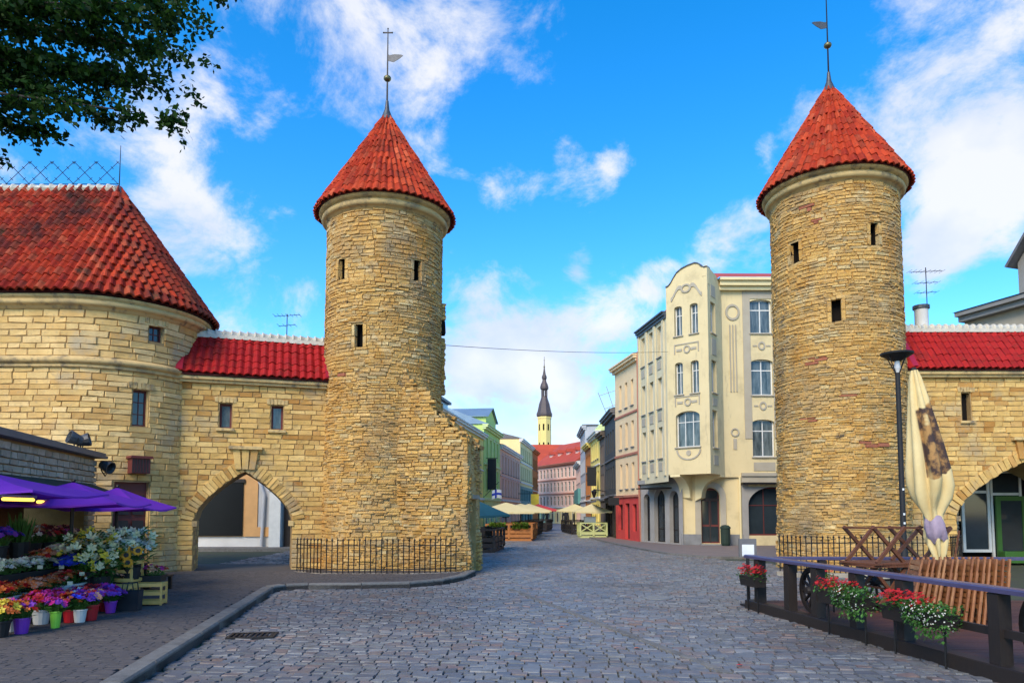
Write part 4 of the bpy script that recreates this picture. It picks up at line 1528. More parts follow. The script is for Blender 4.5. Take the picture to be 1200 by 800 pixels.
# main front
fm_, Lm = face(C, M1)
wm = [(10.0, 11.62), (7.05, 8.75), (4.15, 5.9)]
opsM = [(x - .52, x + .52, a, b) for a, b in wm for x in (1.85, 3.9)]
opShop = (1.05, 3.4, .5, 2.75)
c = MB()
skin(c, fm_, 0, Lm, 3.2, 12.4, opsM, 99, 99, 0, .3)
skin(c, fm_, .75, Lm, -.1, 3.2, [opShop], 99, 99, 0, .4)
for op in opsM:
    arch_fill(c, fm_, op[0], op[1], op[3] - .15, op[3], -.2, 0)
c.build('main_wall', M['cream'], ch)
c = MB()
for x0, x1 in ((.98, 1.33), (2.37, 3.38), (4.42, 5.2)):
    fbox(c, fm_, x0, x1, 5.0, 12.0, 0, .03)
for x in (1.85, 3.9):
    fbox(c, fm_, x - .52, x + .52, 11.66, 12.0, 0, .03)
    fbox(c, fm_, x - .5, x + .5, 3.5, 3.9, 0, .025)
c.build('grey_field', M['greyplaster'], ch)
c = MB()
for x in (1.85, 3.9):
    for z in (9.05, 6.2):
        fring(c, fm_, x, z + .35, .17, .10, 0, .04, ez=1.2)
        fbox(c, fm_, x - .42, x - .22, z + .32, z + .38, 0, .03); fbox(c, fm_, x + .22, x + .42, z + .32, z + .38, 0, .03)
fring(c, fm_, .5, 11.0, .34, .25, 0, .05, ez=1.15)
for x in (.36, .5, .64):
    fbox(c, fm_, x - .025, x + .025, 7.2, 10.4, 0, .04)
fring(c, fm_, .5, 5.3, .2, .14, 0, .05)
fbox(c, fm_, .42, .58, 4.5, 5.0, 0, .03)
c.build('grey_ornament', M['greyplaster'], ch)
for op in opsM:
    window(ch, fm_, op, M['white'], M['curtain'], 2, (.7,), .15, .06, M['greyplaster'], mw=.05)
c = MB()
fbox(c, fm_, .75, Lm, 3.25, 3.4, 0, .12); fbox(c, fm_, .75, Lm, 2.95, 3.25, 0, .05); 
c.build('shop_fascia', M['greyplaster'], ch)
c = MB()
fbox(c, fm_, .72, Lm, 2.87, 2.95, 0, .35)
c.build('shop_canopy', M['iron'], ch)
c = MB()
fbox(c, fm_, .75, 1.05, -.1, 2.87, 0, .04); arch_fill(c, fm_, opShop[0], opShop[1], 1.9, 2.75, -.3, .03)
c.build('shop_surround', M['bluegrey'], ch)
window(ch, fm_, opShop, M['redframe'], M['glass'], 3, (.62,), .2, .07, None, name='shop_window')
c = MB()
fbox(c, fm_, -.15, Lm + .1, 12.02, 12.2, 0, .22); fbox(c, fm_, -.15, Lm + .1, 12.2, 12.42, 0, .38); fbox(c, fm_, -.18, Lm + .1, 12.42, 12.55, -.1, .5)
c.build('cornice', M['creamlt'], ch)
c = MB()
c.add([fm_(-.2, 12.56)[0] + Vector((0, -.5, 0)), fm_(Lm + .1, 12.56)[0] + Vector((0, -.5, 0)), fm_(Lm, 14.4)[0] + Vector((0, 4.5, 0)), fm_(.8, 14.4)[0] + Vector((0, 4.5, 0)), fs(0, 11.06)[0] + Vector((0, 0, 0)), fs(Ls, 11.06)[0]],
      [(0, 1, 2, 3), (0, 3, 5), (5, 3, 4)])
c.build('roof', M['redroof'], ch)
c = MB()
c.box(.8, 7.5, 1.2, 8, 0, 11.2); c.build('back_wall', M['cream'], ch)
c = MB(); c.tube([fe(2.62, .2)[0] + Vector((0, -.1, 0)), fe(2.62, 3.2)[0] + Vector((0, -.1, 0))], .05, 8); c.build('downpipe', M['creamlt'], ch)
# green waste bin by the door
p = ground(850, 643)
t = thing('waste_bin', 'small dark green waste bin beside the arched house door', 'bin', (9.75, 32.9, .05))
c = MB(); c.lathe([(.001, .0), (.17, .01), (.21, .12), (.22, .75), (.19, .8)], seg=14); c.build('body', M['awning'], t)
c = MB(); c.lathe([(.24, .78), (.24, .84), (.15, .93), (.001, .96)], seg=14); c.build('lid', M['awning'], t)

# --- the right hand row
house('beige_house', 'tall beige house with brick strings over a coral red shop floor', (6.03, 41.6), (6.66, 37.45), 9.9, 8, 'beige',
      [(7.35, 8.75, cols(4.2, 3, .42)), (5.1, 6.5, cols(4.2, 3, .42)), (2.85, 4.25, cols(4.2, 3, .42))], 'white', 'glass', 'gable', 'slate', [(6.9, 7.02, .06, 'brickred'), (4.65, 4.78, .06, 'brickred'), (2.38, 2.5, .1, 'brickred')],
      'beige', None, 1, (.7,), 1.2, None, 'stonebase', .16, (2.4, [(.55, 2.0, [(.9, .8), (3.4, .7)]), (.1, 2.05, [(2.15, .8)])], 'coral', 'redframe'))
t = thing('hanging_sign', 'black hanging sign on the coral red shop floor', 'sign', (6.1, 39.9, 1.95))
c = MB(); c.box(-.75, -.15, -.05, .05, 0, .42); c.build('panel', M['black'], t)
c = MB(); c.tube([(.12, 0, .5), (-.8, 0, .5)], .02, 5); c.build('bracket', M['iron'], t)
c = MB()
c.tube([(6.7, 37.4, 0), (6.62, 37.36, 3.0), (6.62, 37.36, 10.0)], .055, 8)
tag(c.build('downpipe', M['brickred']), 'rust red downpipe between the beige house and the corner house', 'pipe')
house('dark_house', 'nearly black timber house beside the tall beige house', (6.17, 47.5), (6.05, 41.75), 7.6, 7, 'darkhouse',
      [(5.2, 6.5, cols(5.7, 4, .6)), (3.0, 4.3, cols(5.7, 4, .6))], 'slate', 'glass', 'gable', 'darkhouse', [(2.4, 2.6, .1, 'slate'), (4.7, 4.8, .08, 'slate')], 'slate', None, 2, (.6,), 1.0, None, None, .12,
      (2.4, [(.2, 2.1, cols(5.7, 4, .9))], 'darkwood', 'slate'))
house('brown_house', 'narrow brown house between the dark timber house and the yellow one', (6.2, 50.4), (6.17, 47.6), 6.9, 6, 'brownhouse',
      [(4.8, 6.1, cols(2.8, 2, .6)), (2.8, 4.1, cols(2.8, 2, .6))], 'white', 'glass', 'gable', 'darkhouse', [(2.3, 2.45, .1, 'slate')], 'brownhouse', None, 2, (.6,), .8)
house('yellow_house', 'bright yellow house with a lime green upper storey, beside the brown house', (6.22, 56.5), (6.2, 50.5), 7.3, 6, 'butter',
      [(5.4, 6.7, cols(6, 4, .7)), (3.2, 4.5, cols(6, 4, .7)), (.6, 2.1, cols(6, 4, .9))], 'white', 'glass', 'mansard', 'greenlt', [(2.5, 2.65, .1, 'white'), (4.9, 5.0, .08, 'white')], 'white', (.5, 'stonebase'), 2, (.6,), 1.3)
house('ochre_house', 'ochre house beyond the bright yellow one', (6.26, 61.0), (6.22, 56.6), 7.0, 6, 'orange',
      [(4.8, 6.1, cols(4.4, 3, .7)), (2.9, 4.2, cols(4.4, 3, .7))], 'white', 'glass', 'gable', 'slate', [(2.4, 2.5, .1, 'white')], 'butter', None, 2, (.6,), 1.0)
house('grey_house', 'pale grey plastered house with a flat parapet beyond the yellow one', (6.6, 69.0), (6.26, 61.1), 8.9, 7, 'greywall',
      [(7.0, 8.2, cols(7.8, 4, .8)), (4.9, 6.2, cols(7.8, 4, .8)), (2.9, 4.2, cols(7.8, 4, .8)), (.5, 2.0, cols(7.8, 4, 1.0))], 'white', 'glass', 'flat', 'slate', [(2.4, 2.55, .1, 'white')], 'greywall', None, 2, (.6,), 1.0)
house('green_shop_house', 'small house with a dark green sheet over its front, beyond the grey house', (7.0, 78.0), (6.6, 69.1), 6.4, 7, 'pinklt',
      [(4.4, 5.6, cols(8.8, 4, .8)), (.4, 2.2, cols(8.8, 3, 1.4))], 'white', 'glass', 'flat', 'slate', [(2.3, 3.8, .25, 'teal')], 'white', None)
# bare poles and struts over the dark house
t = thing('roof_scaffold', 'pale poles and struts standing on the roof of the dark timber house', 'scaffold', (6.4, 46, 7.6))
for p, q in (((-.1, 0, -.2), (-.9, -.5, 1.6)), ((.2, -1.2, -.2), (-.5, -1.6, 1.8)), ((-.8, -.4, 1.4), (.9, -1.8, 1.8)), ((-.4, -.1, .6), (.9, -1.2, 1.0))):
    c = MB(); c.tube([p, q], .03, 5); c.build('pole', M['greywall'], t)
# --- the left hand row
def lx(y): return -9.21 + .136 * y
def lrow(y0, y1): return (lx(y0), y0), (lx(y1), y1)
h_, L_ = house('cream_house', 'pale yellow house with grey dormer next to the broken tower wall', *lrow(37.5, 52.3), 7.15, 7, 'butter',
      [(4.9, 6.3, cols(14.9, 8, .8)), (2.9, 4.2, cols(14.9, 8, .8)), (.5, 2.1, cols(14.9, 6, 1.2))], 'white', 'glass', 'gable', 'metalroof', [(2.4, 2.55, .1, 'white'), (4.5, 4.6, .06, 'white')], 'white', None, 2, (.6,), 1.3)
d = MB()
d.box(5.2, 7.6, 1.0, 3.2, 7.3, 8.35); d.build('dormer', M['metalroof'], h_)
d = MB(); d.box(5.0, 7.8, .8, 3.3, 8.35, 8.5); d.build('dormer_roof', M['slate'], h_)
h_, L_ = house('green_house', 'bright green house with white trim and steep gable', *lrow(52.5, 60.2), 8.0, 7, 'green',
      [(5.6, 7.1, cols(7.8, 4, .85)), (3.1, 4.8, cols(7.8, 4, .85))], 'white', 'glass', 'gable', 'metalroof', [(5.05, 5.2, .12, 'greenlt'), (2.4, 2.6, .12, 'greenlt')], 'greenlt', None, 2, (.6,), 1.6, 'greenlt', None, .12,
      (2.4, [(.4, 2.0, cols(7.8, 3, 1.5))], 'greenlt', 'white'))
d = MB()
d.vprism([(.6, 8.0), (5.2, 8.0), (5.2, 8.7), (2.9, 9.5), (.6, 8.7)], -.05, 4.5); d.build('gable', M['green'], h_)
d = MB()
d.add([(.4, -.25, 8.62), (2.9, -.25, 9.6), (2.9, 4.6, 9.6), (.4, 4.6, 8.62), (5.4, -.25, 8.62), (5.4, 4.6, 8.62)], [(0, 1, 2, 3), (1, 4, 5, 2)]); d.build('gable_roof', M['metalroof'], h_)
t = thing('hanging_banner', 'tall black banner hanging on the bright green house', 'banner', (lx(53.2) + .05, 53.2, 3.2))
c = MB(); c.box(.1, .75, -.04, .04, 0, 2.3); c.build('cloth', M['black'], t)
c = MB(); c.tube([(0, 0, 2.34), (.85, 0, 2.34)], .025, 5); c.build('bracket', M['iron'], t)
house('pink_house', 'salmon pink house with white windows beside the green house', *lrow(60.4, 73.8), 7.2, 7, 'pink',
      [(4.9, 6.4, cols(13.5, 7, .9)), (2.9, 4.4, cols(13.5, 7, .9)), (.4, 2.1, cols(13.5, 5, 1.5))], 'white', 'curtain', 'gable', 'redroof', [(2.45, 2.6, .12, 'white'), (4.6, 4.7, .08, 'pinklt')], 'white', None, 2, (.6,), 1.0, 'pinklt')
house('ivory_house', 'taller ivory house beyond the salmon pink one', *lrow(74.0, 85.6), 9.1, 7, 'ivory',
      [(7.0, 8.3, cols(11.7, 6, .9)), (4.9, 6.3, cols(11.7, 6, .9))], 'white', 'curtain', 'gable', 'slate', [(6.6, 6.75, .1, 'white'), (4.5, 4.65, .1, 'white')], 'white', None, 2, (.6,), 1.0, None, 'stonebase', .14,
      (4.2, [(2.7, 3.9, cols(11.7, 6, 1.2)), (.3, 2.3, cols(11.7, 4, 1.8))], 'teal', 'darkwood'))
house('orange_house', 'rusty orange house at the end of the left hand row', *lrow(85.8, 92.0), 9.0, 7, 'orange',
      [(6.6, 7.9, cols(6.2, 4, .8)), (4.4, 5.7, cols(6.2, 4, .8)), (2.4, 3.6, cols(6.2, 4, .8))], 'white', 'glass', 'gable', 'redroof', [(4.0, 4.1, .08, 'white')], 'orange', None)
h_, L_ = house('blue_roof_house', 'tall back house showing only its blue grey roof', (lx(66) - 9, 66), (lx(80) - 9, 80), 11.2, 6, 'ivory', [], roof='gable', rmat='metalroof', rh=3.0)
# --- the house that closes the street, red roofs and the town hall tower
h_, L_ = house('street_end_house', 'long pale pink house closing the street under a red tiled roof', (3.15, 100), (8.0, 88), 7.7, 8, 'pinklt',
      [(5.9, 7.1, cols(12.9, 11, .62)), (4.1, 5.3, cols(12.9, 11, .62)), (2.3, 3.5, cols(12.9, 11, .62))], 'white', 'glass', 'gable', 'redroof', [(5.55, 5.7, .1, 'brickred'), (3.75, 3.88, .1, 'brickred'), (2.0, 2.12, .12, 'white')], 'brickred', None, 1, (.6,), 3.2, None, None, .1,
      (1.9, [(.1, 1.7, cols(12.9, 8, .9))], 'ivory', 'white'))
for i in range(4):
    x = 2.2 + i * 2.6
    d = MB(); d.box(x, x + .7, 1.3, 3, 8.6, 9.3); d.build('dormer', M['pinklt'], h_)
    d = MB(); d.vprism([(x - .15, 9.3), (x + .85, 9.3), (x + .35, 9.75)], 1.1, 3.2); d.build('dormer_roof', M['redroof'], h_)
d = MB(); d.box(9.0, 9.7, 3.5, 4.2, 9, 11.6); d.build('chimney', M['brickred'], h_)
for i, (x, y, w, dp, hh, rh_) in enumerate([(1.6, 118, 9, 9, 7.6, 3.8), (7.6, 124, 8, 9, 9.3, 4.2), (3.5, 150, 8, 10, 11.4, 3.6)]):
    house('red_roofed_house', ['wide red roof rising left of the street end house', 'red roof with chimney on the right behind the street end house', 'high red roof at the foot of the town hall tower'][i], (x - w / 2, y), (x + w / 2, y), hh, dp, 'pinklt', [], roof='gable', rmat='redroof', rh=rh_)
tt = thing('town_hall_tower', 'slender yellow town hall tower with dark baroque spire far behind the roofs', 'tower', (17.3, 380, 0), R(12))
c = MB(); c.lathe([(3.6, 0), (3.6, 50), (3.85, 50.6), (3.85, 51.4)], seg=8); c.build('shaft', M['townstone'], tt)
for k in range(8):
    a = PI / 8 + k * PI / 4
    for z, hh in ((44, 3.4), (35, 2.6)):
        c = MB(); c.box(3.27, 3.38, -.42, .42, z, z + hh)
        link('window', c.mesh('window', M['shadow']), tt, None, Matrix.Rotation(a, 4, 'Z'))
c = MB()
c.lathe([(3.85, 51.4), (4.3, 52), (4.3, 53.2), (3.8, 54.2), (3.4, 56), (2.9, 58.4), (2.1, 60.6), (1.7, 62), (1.75, 62.5)], seg=8); c.build('spire_base', M['spire'], tt)
for k in range(8):
    a = k * PI / 4
    c = MB(); c.box(1.35, 1.65, -.22, .22, 62.4, 66.2)
    link('lantern_post', c.mesh('lantern_post', M['spire']), tt, None, Matrix.Rotation(a, 4, 'Z'))
c = MB()
c.lathe([(1.75, 66), (2.25, 66.5), (2.3, 67.5), (1.9, 69), (1.2, 70.4), (1.0, 71.5), (1.35, 72.2), (1.35, 73.2), (.8, 74.4), (.4, 77), (.16, 80), (.1, 84)], seg=8); c.build('spire', M['spire'], tt)
c = MB(); c.ball((0, 0, 78.5), .5, 8, 6); c.ball((0, 0, 82), .3, 8, 6); c.build('spire_ball', M['gilt'], tt)
# --- behind the left arch
house('arch_house', 'white and apricot house with a dark shop window seen through the pointed gateway', (-17.5, 30.6), (-7.9, 30.9), 6.5, 4, 'whitepl', [], roof='gable', rmat='slate')
ah_ = [o for o in bpy.data.objects if o.name.startswith('arch_house')][0]
px_ = lambda px, Y=30.7: (px - 600) / FOC * Y + 17.5
c = MB()
c.box(px_(215), px_(288), -.04, -.0, .55, 4); c.box(px_(288), px_(302), -.06, 0, .55, 4); c.box(px_(302), px_(318), -.06, 0, .55, .95)
c.build('apricot_render', mat('apricot', (.66, .36, .14), rough=.85), ah_)
c = MB(); c.box(px_(303), px_(316), -.03, 0, .95, 4); c.build('grey_panel', M['greywall'], ah_)
sw = MB(); sw.box(px_(222), px_(285), -.10, -.05, .58, 2.85); sho = sw.build('shop_window', M['darkglass'], ah_)
c = MB(); c.box(px_(218), px_(287), -.14, -.06, 2.85, 3.0); c.build('window_head', M['darkwood'], sho)
c = MB(); c.box(px_(318), px_(331), -.35, 0, 0, 2.5); c.vprism([(px_(316), 2.5), (px_(333), 2.5), (px_(331), 2.62), (px_(318), 2.62)], -.42, 0); c.build('pillar', M['white'], ah_)
c = MB(); c.tube([(px_(308), -.12, .15), (px_(310), -.12, 2.3), (px_(304), -.12, 2.9), (px_(303), -.12, 4)], .07, 8); c.build('downpipe', M['greywall'], ah_)
c = MB(); c.box(px_(333), px_(352), -.08, 0, 0, 3.2); c.build('doorway', M['darkwood'], ah_)
c = MB(); c.box(-.1, 9.7, -1.3, 0, -.1, .12); c.build('step', M['kerb'], ah_)
# --- behind the right arch
t = thing('green_shop', 'shop front with white framed windows and green door inside the right gateway', 'shop', (13.2, 22.6, 0))
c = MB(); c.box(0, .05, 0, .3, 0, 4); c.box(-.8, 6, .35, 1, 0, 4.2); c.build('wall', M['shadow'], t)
f = plane((-.6, 0, 0))
pieces(t, courses(f, 0, 1.45, 0, 4, (.10, .14), (.2, .4), None, .014, .3, .008, .01, random.Random(4)), NEAT, 'stone', 'wall_stones', M['greystone'], 120)
window(t, plane(), (.95, 1.85, .35, 2.9), M['white'], M['glass'], 1, (.74,), 0, .09, None, name='shop_window', mw=.08)
window(t, plane(), (1.87, 2.85, .1, 2.9), M['white'], M['glass'], 1, (.74,), -.01, .07, None, name='shop_window', mw=.08)
window(t, plane((0, -.1, 0)), (1.95, 2.9, .1, 2.1), M['greenpaint'], M['glass'], 1, (), -.03, .14, None, name='door')
c = MB(); c.box(.9, 3.2, -.25, .1, 2.92, 3.1); c.build('fascia', M['paleroof'], t)
c = MB(); c.box(1.9, 3.2, -.5, -.2, .05, .4); c.build('step', M['greenpaint'], t)
# --- grey roofed house at the far right, with dormer
t = thing('gabled_house', 'stone house with grey cornice and pointed dormer above the right gateway roof', 'house', (17.2, 26.8, 0), math.atan2(-4.5, 1.5))
c = MB(); c.box(0, 9, 0, 6, 0, 8.75); c.build('wall', M['greyplaster'], t)
c = MB(); c.box(-.02, 9, -.3, 6, 8.75, 8.95); c.box(-.05, 9, -.45, 6, 8.95, 9.1); c.build('cornice', M['paleroof'], t)
c = MB(); c.add([(-.1, -.5, 9.12), (9, -.5, 9.12), (9, 4, 9.5), (3.0, 4, 9.5), (-.1, 6, 9.12)], [(0, 1, 2, 3), (0, 3, 4)]); c.build('roof', M['slate'], t)
c = MB(); c.box(2.05, 3.45, .1, 2.4, 9.12, 10.4); c.vprism([(2.05, 10.4), (3.45, 10.4), (2.75, 11.3)], .1, 2.4); c.build('dormer', M['paleroof'], t)
c = MB(); c.bar((1.85, 1.1, 10.28), (2.75, 1.1, 11.45), 2.7, .09); c.bar((3.65, 1.1, 10.28), (2.75, 1.1, 11.45), 2.7, .09); c.build('dormer_roof', M['slate'], t)
window(t, plane((0, .1, 0)), (2.4, 3.1, 9.3, 10.3), M['white'], M['glass'], 2, (.6,), -.03, .06, None)
# --- cables across the street
def cable(p, q, sag, label):
    c = MB()
    p, q = Vector(p), Vector(q)
    c.tube([p.lerp(q, i / 14) - Vector((0, 0, sag * 4 * (i / 14) * (1 - i / 14))) for i in range(15)], .008, 4)
    tag(c.build('cable', M['iron']), label, 'cable')
cable(at(516, 404, 20.6), at(783, 412, 33.2), .12, 'thin cable strung from the gateway tower to the corner house')

# ------------------------------------------------------------------ annex beside the gate house and its awning
A0, A1 = Vector((-9.05, 15.6, 0)), Vector((-7.55, 9.75, 0))
an = thing('stall_annex', 'low grey stone annex with flat roof and dark stall opening behind the flowers', 'annex', A1, math.atan2(A0.y - A1.y, A0.x - A1.x))
LA = (A0 - A1).length
c = MB()
skin(c, F0, 0, LA, 2.15, 2.78, [], 2, 2, -.05)
skin(c, F0, 0, .3, 0, 2.15, [], 2, 2, -.05)
skin(c, F0, LA - .45, LA, 0, 2.15, [], 2, 2, -.05)
c.add([(LA, .05, 0), (LA, 4, 0), (LA, 4, 2.78), (LA, .05, 2.78)], [(0, 1, 2, 3)])
c.add([(.3, .05, 2.15), (LA - .45, .05, 2.15), (LA - .45, 1.2, 2.15), (.3, 1.2, 2.15)], [(0, 1, 2, 3)])
c.build('wall_core', M['jointing'], an)
it = courses(F0, 0, LA, 2.15, 2.74, (.10, .14), (.2, .42), None, .014, .08, .006, .01, random.Random(3)) + courses(F0, LA - .45, LA, 0, 2.15, (.10, .14), (.2, .42), None, .014, .08, .006, .01, random.Random(6))
pieces(an, it, NEAT, 'stone', 'wall_stones', M['greystone'], 150)
c = MB(); c.box(.3, LA - .45, 1.2, 1.25, 0, 2.15); c.build('back_wall', M['brownwood'], an)
for i in range(3):
    c = MB(); c.box(.4, LA - .5, .85, 1.2, .8 + i * .45, .83 + i * .45); c.build('shelf', M['darkwood'], an)
c = MB(); c.box(-.1, LA + .12, -.18, 4, 2.78, 2.84); c.box(-.1, LA + .12, -.14, 4, 2.84, 2.9); c.build('roof', M['slate'], an)
aw = MB()
aw.add([(.2, 0, 2.22), (LA - .35, 0, 2.22), (LA - .35, -.7, 1.95), (.2, -.7, 1.95), (.2, -.7, 1.82), (LA - .35, -.7, 1.82)], [(0, 1, 2, 3), (3, 2, 5, 4)])
aw.build('awning', M['awning'], an)
def flood(p, rz, tl, label):
    t = thing('floodlight', label, 'floodlight', p, rz, 'black floodlights on the annex')
    c = MB()
    c.lathe([(.05, -.12), (.09, -.1), (.14, .12), (.14, .15), (.12, .15), (.1, .1)], seg=12)
    c.xf(Matrix.Translation((0, 0, .2)) @ Matrix.Rotation(tl, 4, 'X'))
    c.build('housing', M['lead'], t)
    c = MB(); c.tube([(0, 0, -.02), (-.12, 0, .1), (-.12, 0, .22)], .014, 5); c.tube([(0, 0, -.02), (.12, 0, .1), (.12, 0, .22)], .014, 5); c.build('bracket', M['iron'], t)
q = lambda s, o, z: pm(an) @ Vector((s, o, z))
flood(q(LA - 1.05, .1, 2.9), R(-40), R(70), 'black floodlight on the annex roof edge, pointing away along the wall')
flood(q(LA - .72, .1, 2.9), R(110), R(75), 'black floodlight on the annex roof edge, tipped towards the street')
flood(q(LA - .05, -.18, 2.42), R(80), R(110), 'black floodlight hanging under the annex roof corner')

# ------------------------------------------------------------------ market parasols
def parasol(loc, hw, zt, ze, rz, cloth, label, group, pole=.03, frame='iron', valance=.1, name='parasol', n=4):
    t = thing(name, label, 'parasol', loc, rz, group)
    c = MB()
    K = 6
    rings = []
    ang = [PI / n + 2 * PI * i / n for i in range(n)]
    rad = hw / math.cos(PI / n)
    vs = [(0, 0, zt)]
    E = 6
    cnt = n * E
    for k in range(1, K + 1):
        f_ = k / K
        for i in range(n):
            a, b = ang[i], ang[(i + 1) % n]
            for j in range(E):
                w = j / E
                x = (math.cos(a) * (1 - w) + math.cos(b) * w) * rad * f_
                y = (math.sin(a) * (1 - w) + math.sin(b) * w) * rad * f_
                sag = .06 * math.sin(PI * w) * f_ ** 1.5
                vs.append((x, y, zt + (ze - zt) * f_ ** 1.08 - sag - .03 * math.sin(PI * f_)))
    fs = [(0, 1 + i, 1 + (i + 1) % cnt) for i in range(cnt)]
    for k in range(K - 1):
        for i in range(cnt):
            i2 = (i + 1) % cnt
            fs.append((1 + k * cnt + i, 1 + (k + 1) * cnt + i, 1 + (k + 1) * cnt + i2, 1 + k * cnt + i2))
    if valance:
        o = len(vs)
        base = 1 + (K - 1) * cnt
        for i in range(cnt):
            x, y, z = vs[base + i]
            vs.append((x * 1.005, y * 1.005, z - valance * (.85 + .15 * math.sin(i * 2.1))))
        for i in range(cnt):
            i2 = (i + 1) % cnt
            fs.append((base + i, o + i, o + i2, base + i2))
    c.add(vs, fs)
    c.build('canopy', M[cloth], t, False)
    c = MB(); c.tube([(0, 0, 0), (0, 0, zt - .02)], pole, 8); c.build('pole', M[frame], t)
    for a in ang:
        c = MB(); c.tube([(0, 0, zt - .06), (math.cos(a) * rad * .98, math.sin(a) * rad * .98, ze - .02)], .012, 4); c.build('rib', M[frame], t)
    c = MB(); c.ball((0, 0, zt + .02), .035, 6, 4); c.build('cap', M[frame], t)
    c = MB(); c.lathe([(.28, 0), (.28, .05), (.06, .08), (.05, .25)], seg=12); c.build('base', M['stonebase'], t)
    return t
G_ = 'purple market parasols'
parasol((-7.0, 9.55, .1), 1.1, 2.06, 1.80, R(8), 'purple', 'purple parasol over the orange and white flower trays', G_, .04, valance=.035)
parasol((-7.25, 11.85, .1), .95, 2.02, 1.68, R(12), 'purple', 'purple parasol over the blue flowers and lilies', G_, valance=.035)
parasol((-7.7, 14.0, .1), .82, 2.0, 1.62, R(5), 'purple', 'purple parasol before the dark door of the gate house', G_, valance=.035)
for i, (px, py, Y, w) in enumerate([(22, 585, 9.6, .8), (55, 588, 11.2, .6)]):
    p = at(px, py, Y)
    t = thing('tube_light', ['long glowing yellow tube lamp under the first purple parasol', 'short glowing yellow tube lamp under the purple parasols'][i], 'lamp', p, R(100), 'glowing tube lamps in the stall')
    c = MB(); c.tube([(-w / 2, 0, 0), (w / 2, 0, 0)], .022, 8); c.build('tube', M['tube'], t)
    c = MB(); c.box(-w / 2 - .04, w / 2 + .04, -.03, .03, .025, .06); c.build('batten', M['white'], t)

# ------------------------------------------------------------------ flower stall
ST = [(-6.55, .0), (-7.05, .30), (-7.55, .55), (-8.0, .82)]
t = thing('flower_stand', 'dark stepped stand carrying the rows of flower buckets', 'stand', (-6.8, 8.2, .10))
for k, (x0, z) in enumerate([(-6.85, .28), (-7.35, .52), (-7.85, .76)]):
    for i in range(3):
        c = MB(); c.bbox(x0 + 6.8 - .26 + .17 * i - .17, x0 + 6.8 - .26 + .17 * i - .01, 0, 6.3, z - .03, z, .005); c.build('plank', M['darkwood'], t)
    for yy in (.05, 2.1, 4.2, 6.2):
        c = MB(); c.box(x0 + 6.8 - .42, x0 + 6.8 - .36, yy, yy + .06, 0, z - .03); c.box(x0 + 6.8 + .0, x0 + 6.8 + .06, yy, yy + .06, 0, z - .03); c.build('trestle', M['darkwood'], t)
fr = random.Random(77)
def blossom(mb, p, r_, n, up, mi, petals=6, cup=.4):
    up = up.normalized()
    a = up.orthogonal().normalized()
    b = up.cross(a)
    for k in range(petals):
        t0 = 2 * PI * k / petals + fr.uniform(-.2, .2)
        d = a * math.cos(t0) + b * math.sin(t0)
        s = up.cross(d)
        mb.add([p, p + d * r_ * .6 + s * r_ * .32 + up * r_ * cup * .6, p + d * r_ + up * r_ * cup, p + d * r_ * .6 - s * r_ * .32 + up * r_ * cup * .6], [(0, 1, 2, 3)], mi)
def leafblade(mb, p, d, L, w, mi=0):
    d = d.normalized()
    s = d.cross(Vector((0, 0, 1)))
    s = s.normalized() if s.length > .1 else Vector((1, 0, 0))
    m_ = p + d * L * .5 + Vector((0, 0, L * .06))
    mb.add([p, m_ + s * w / 2, p + d * L - Vector((0, 0, L * .08)), m_ - s * w / 2], [(0, 1, 2, 3)], mi)
POT = {}
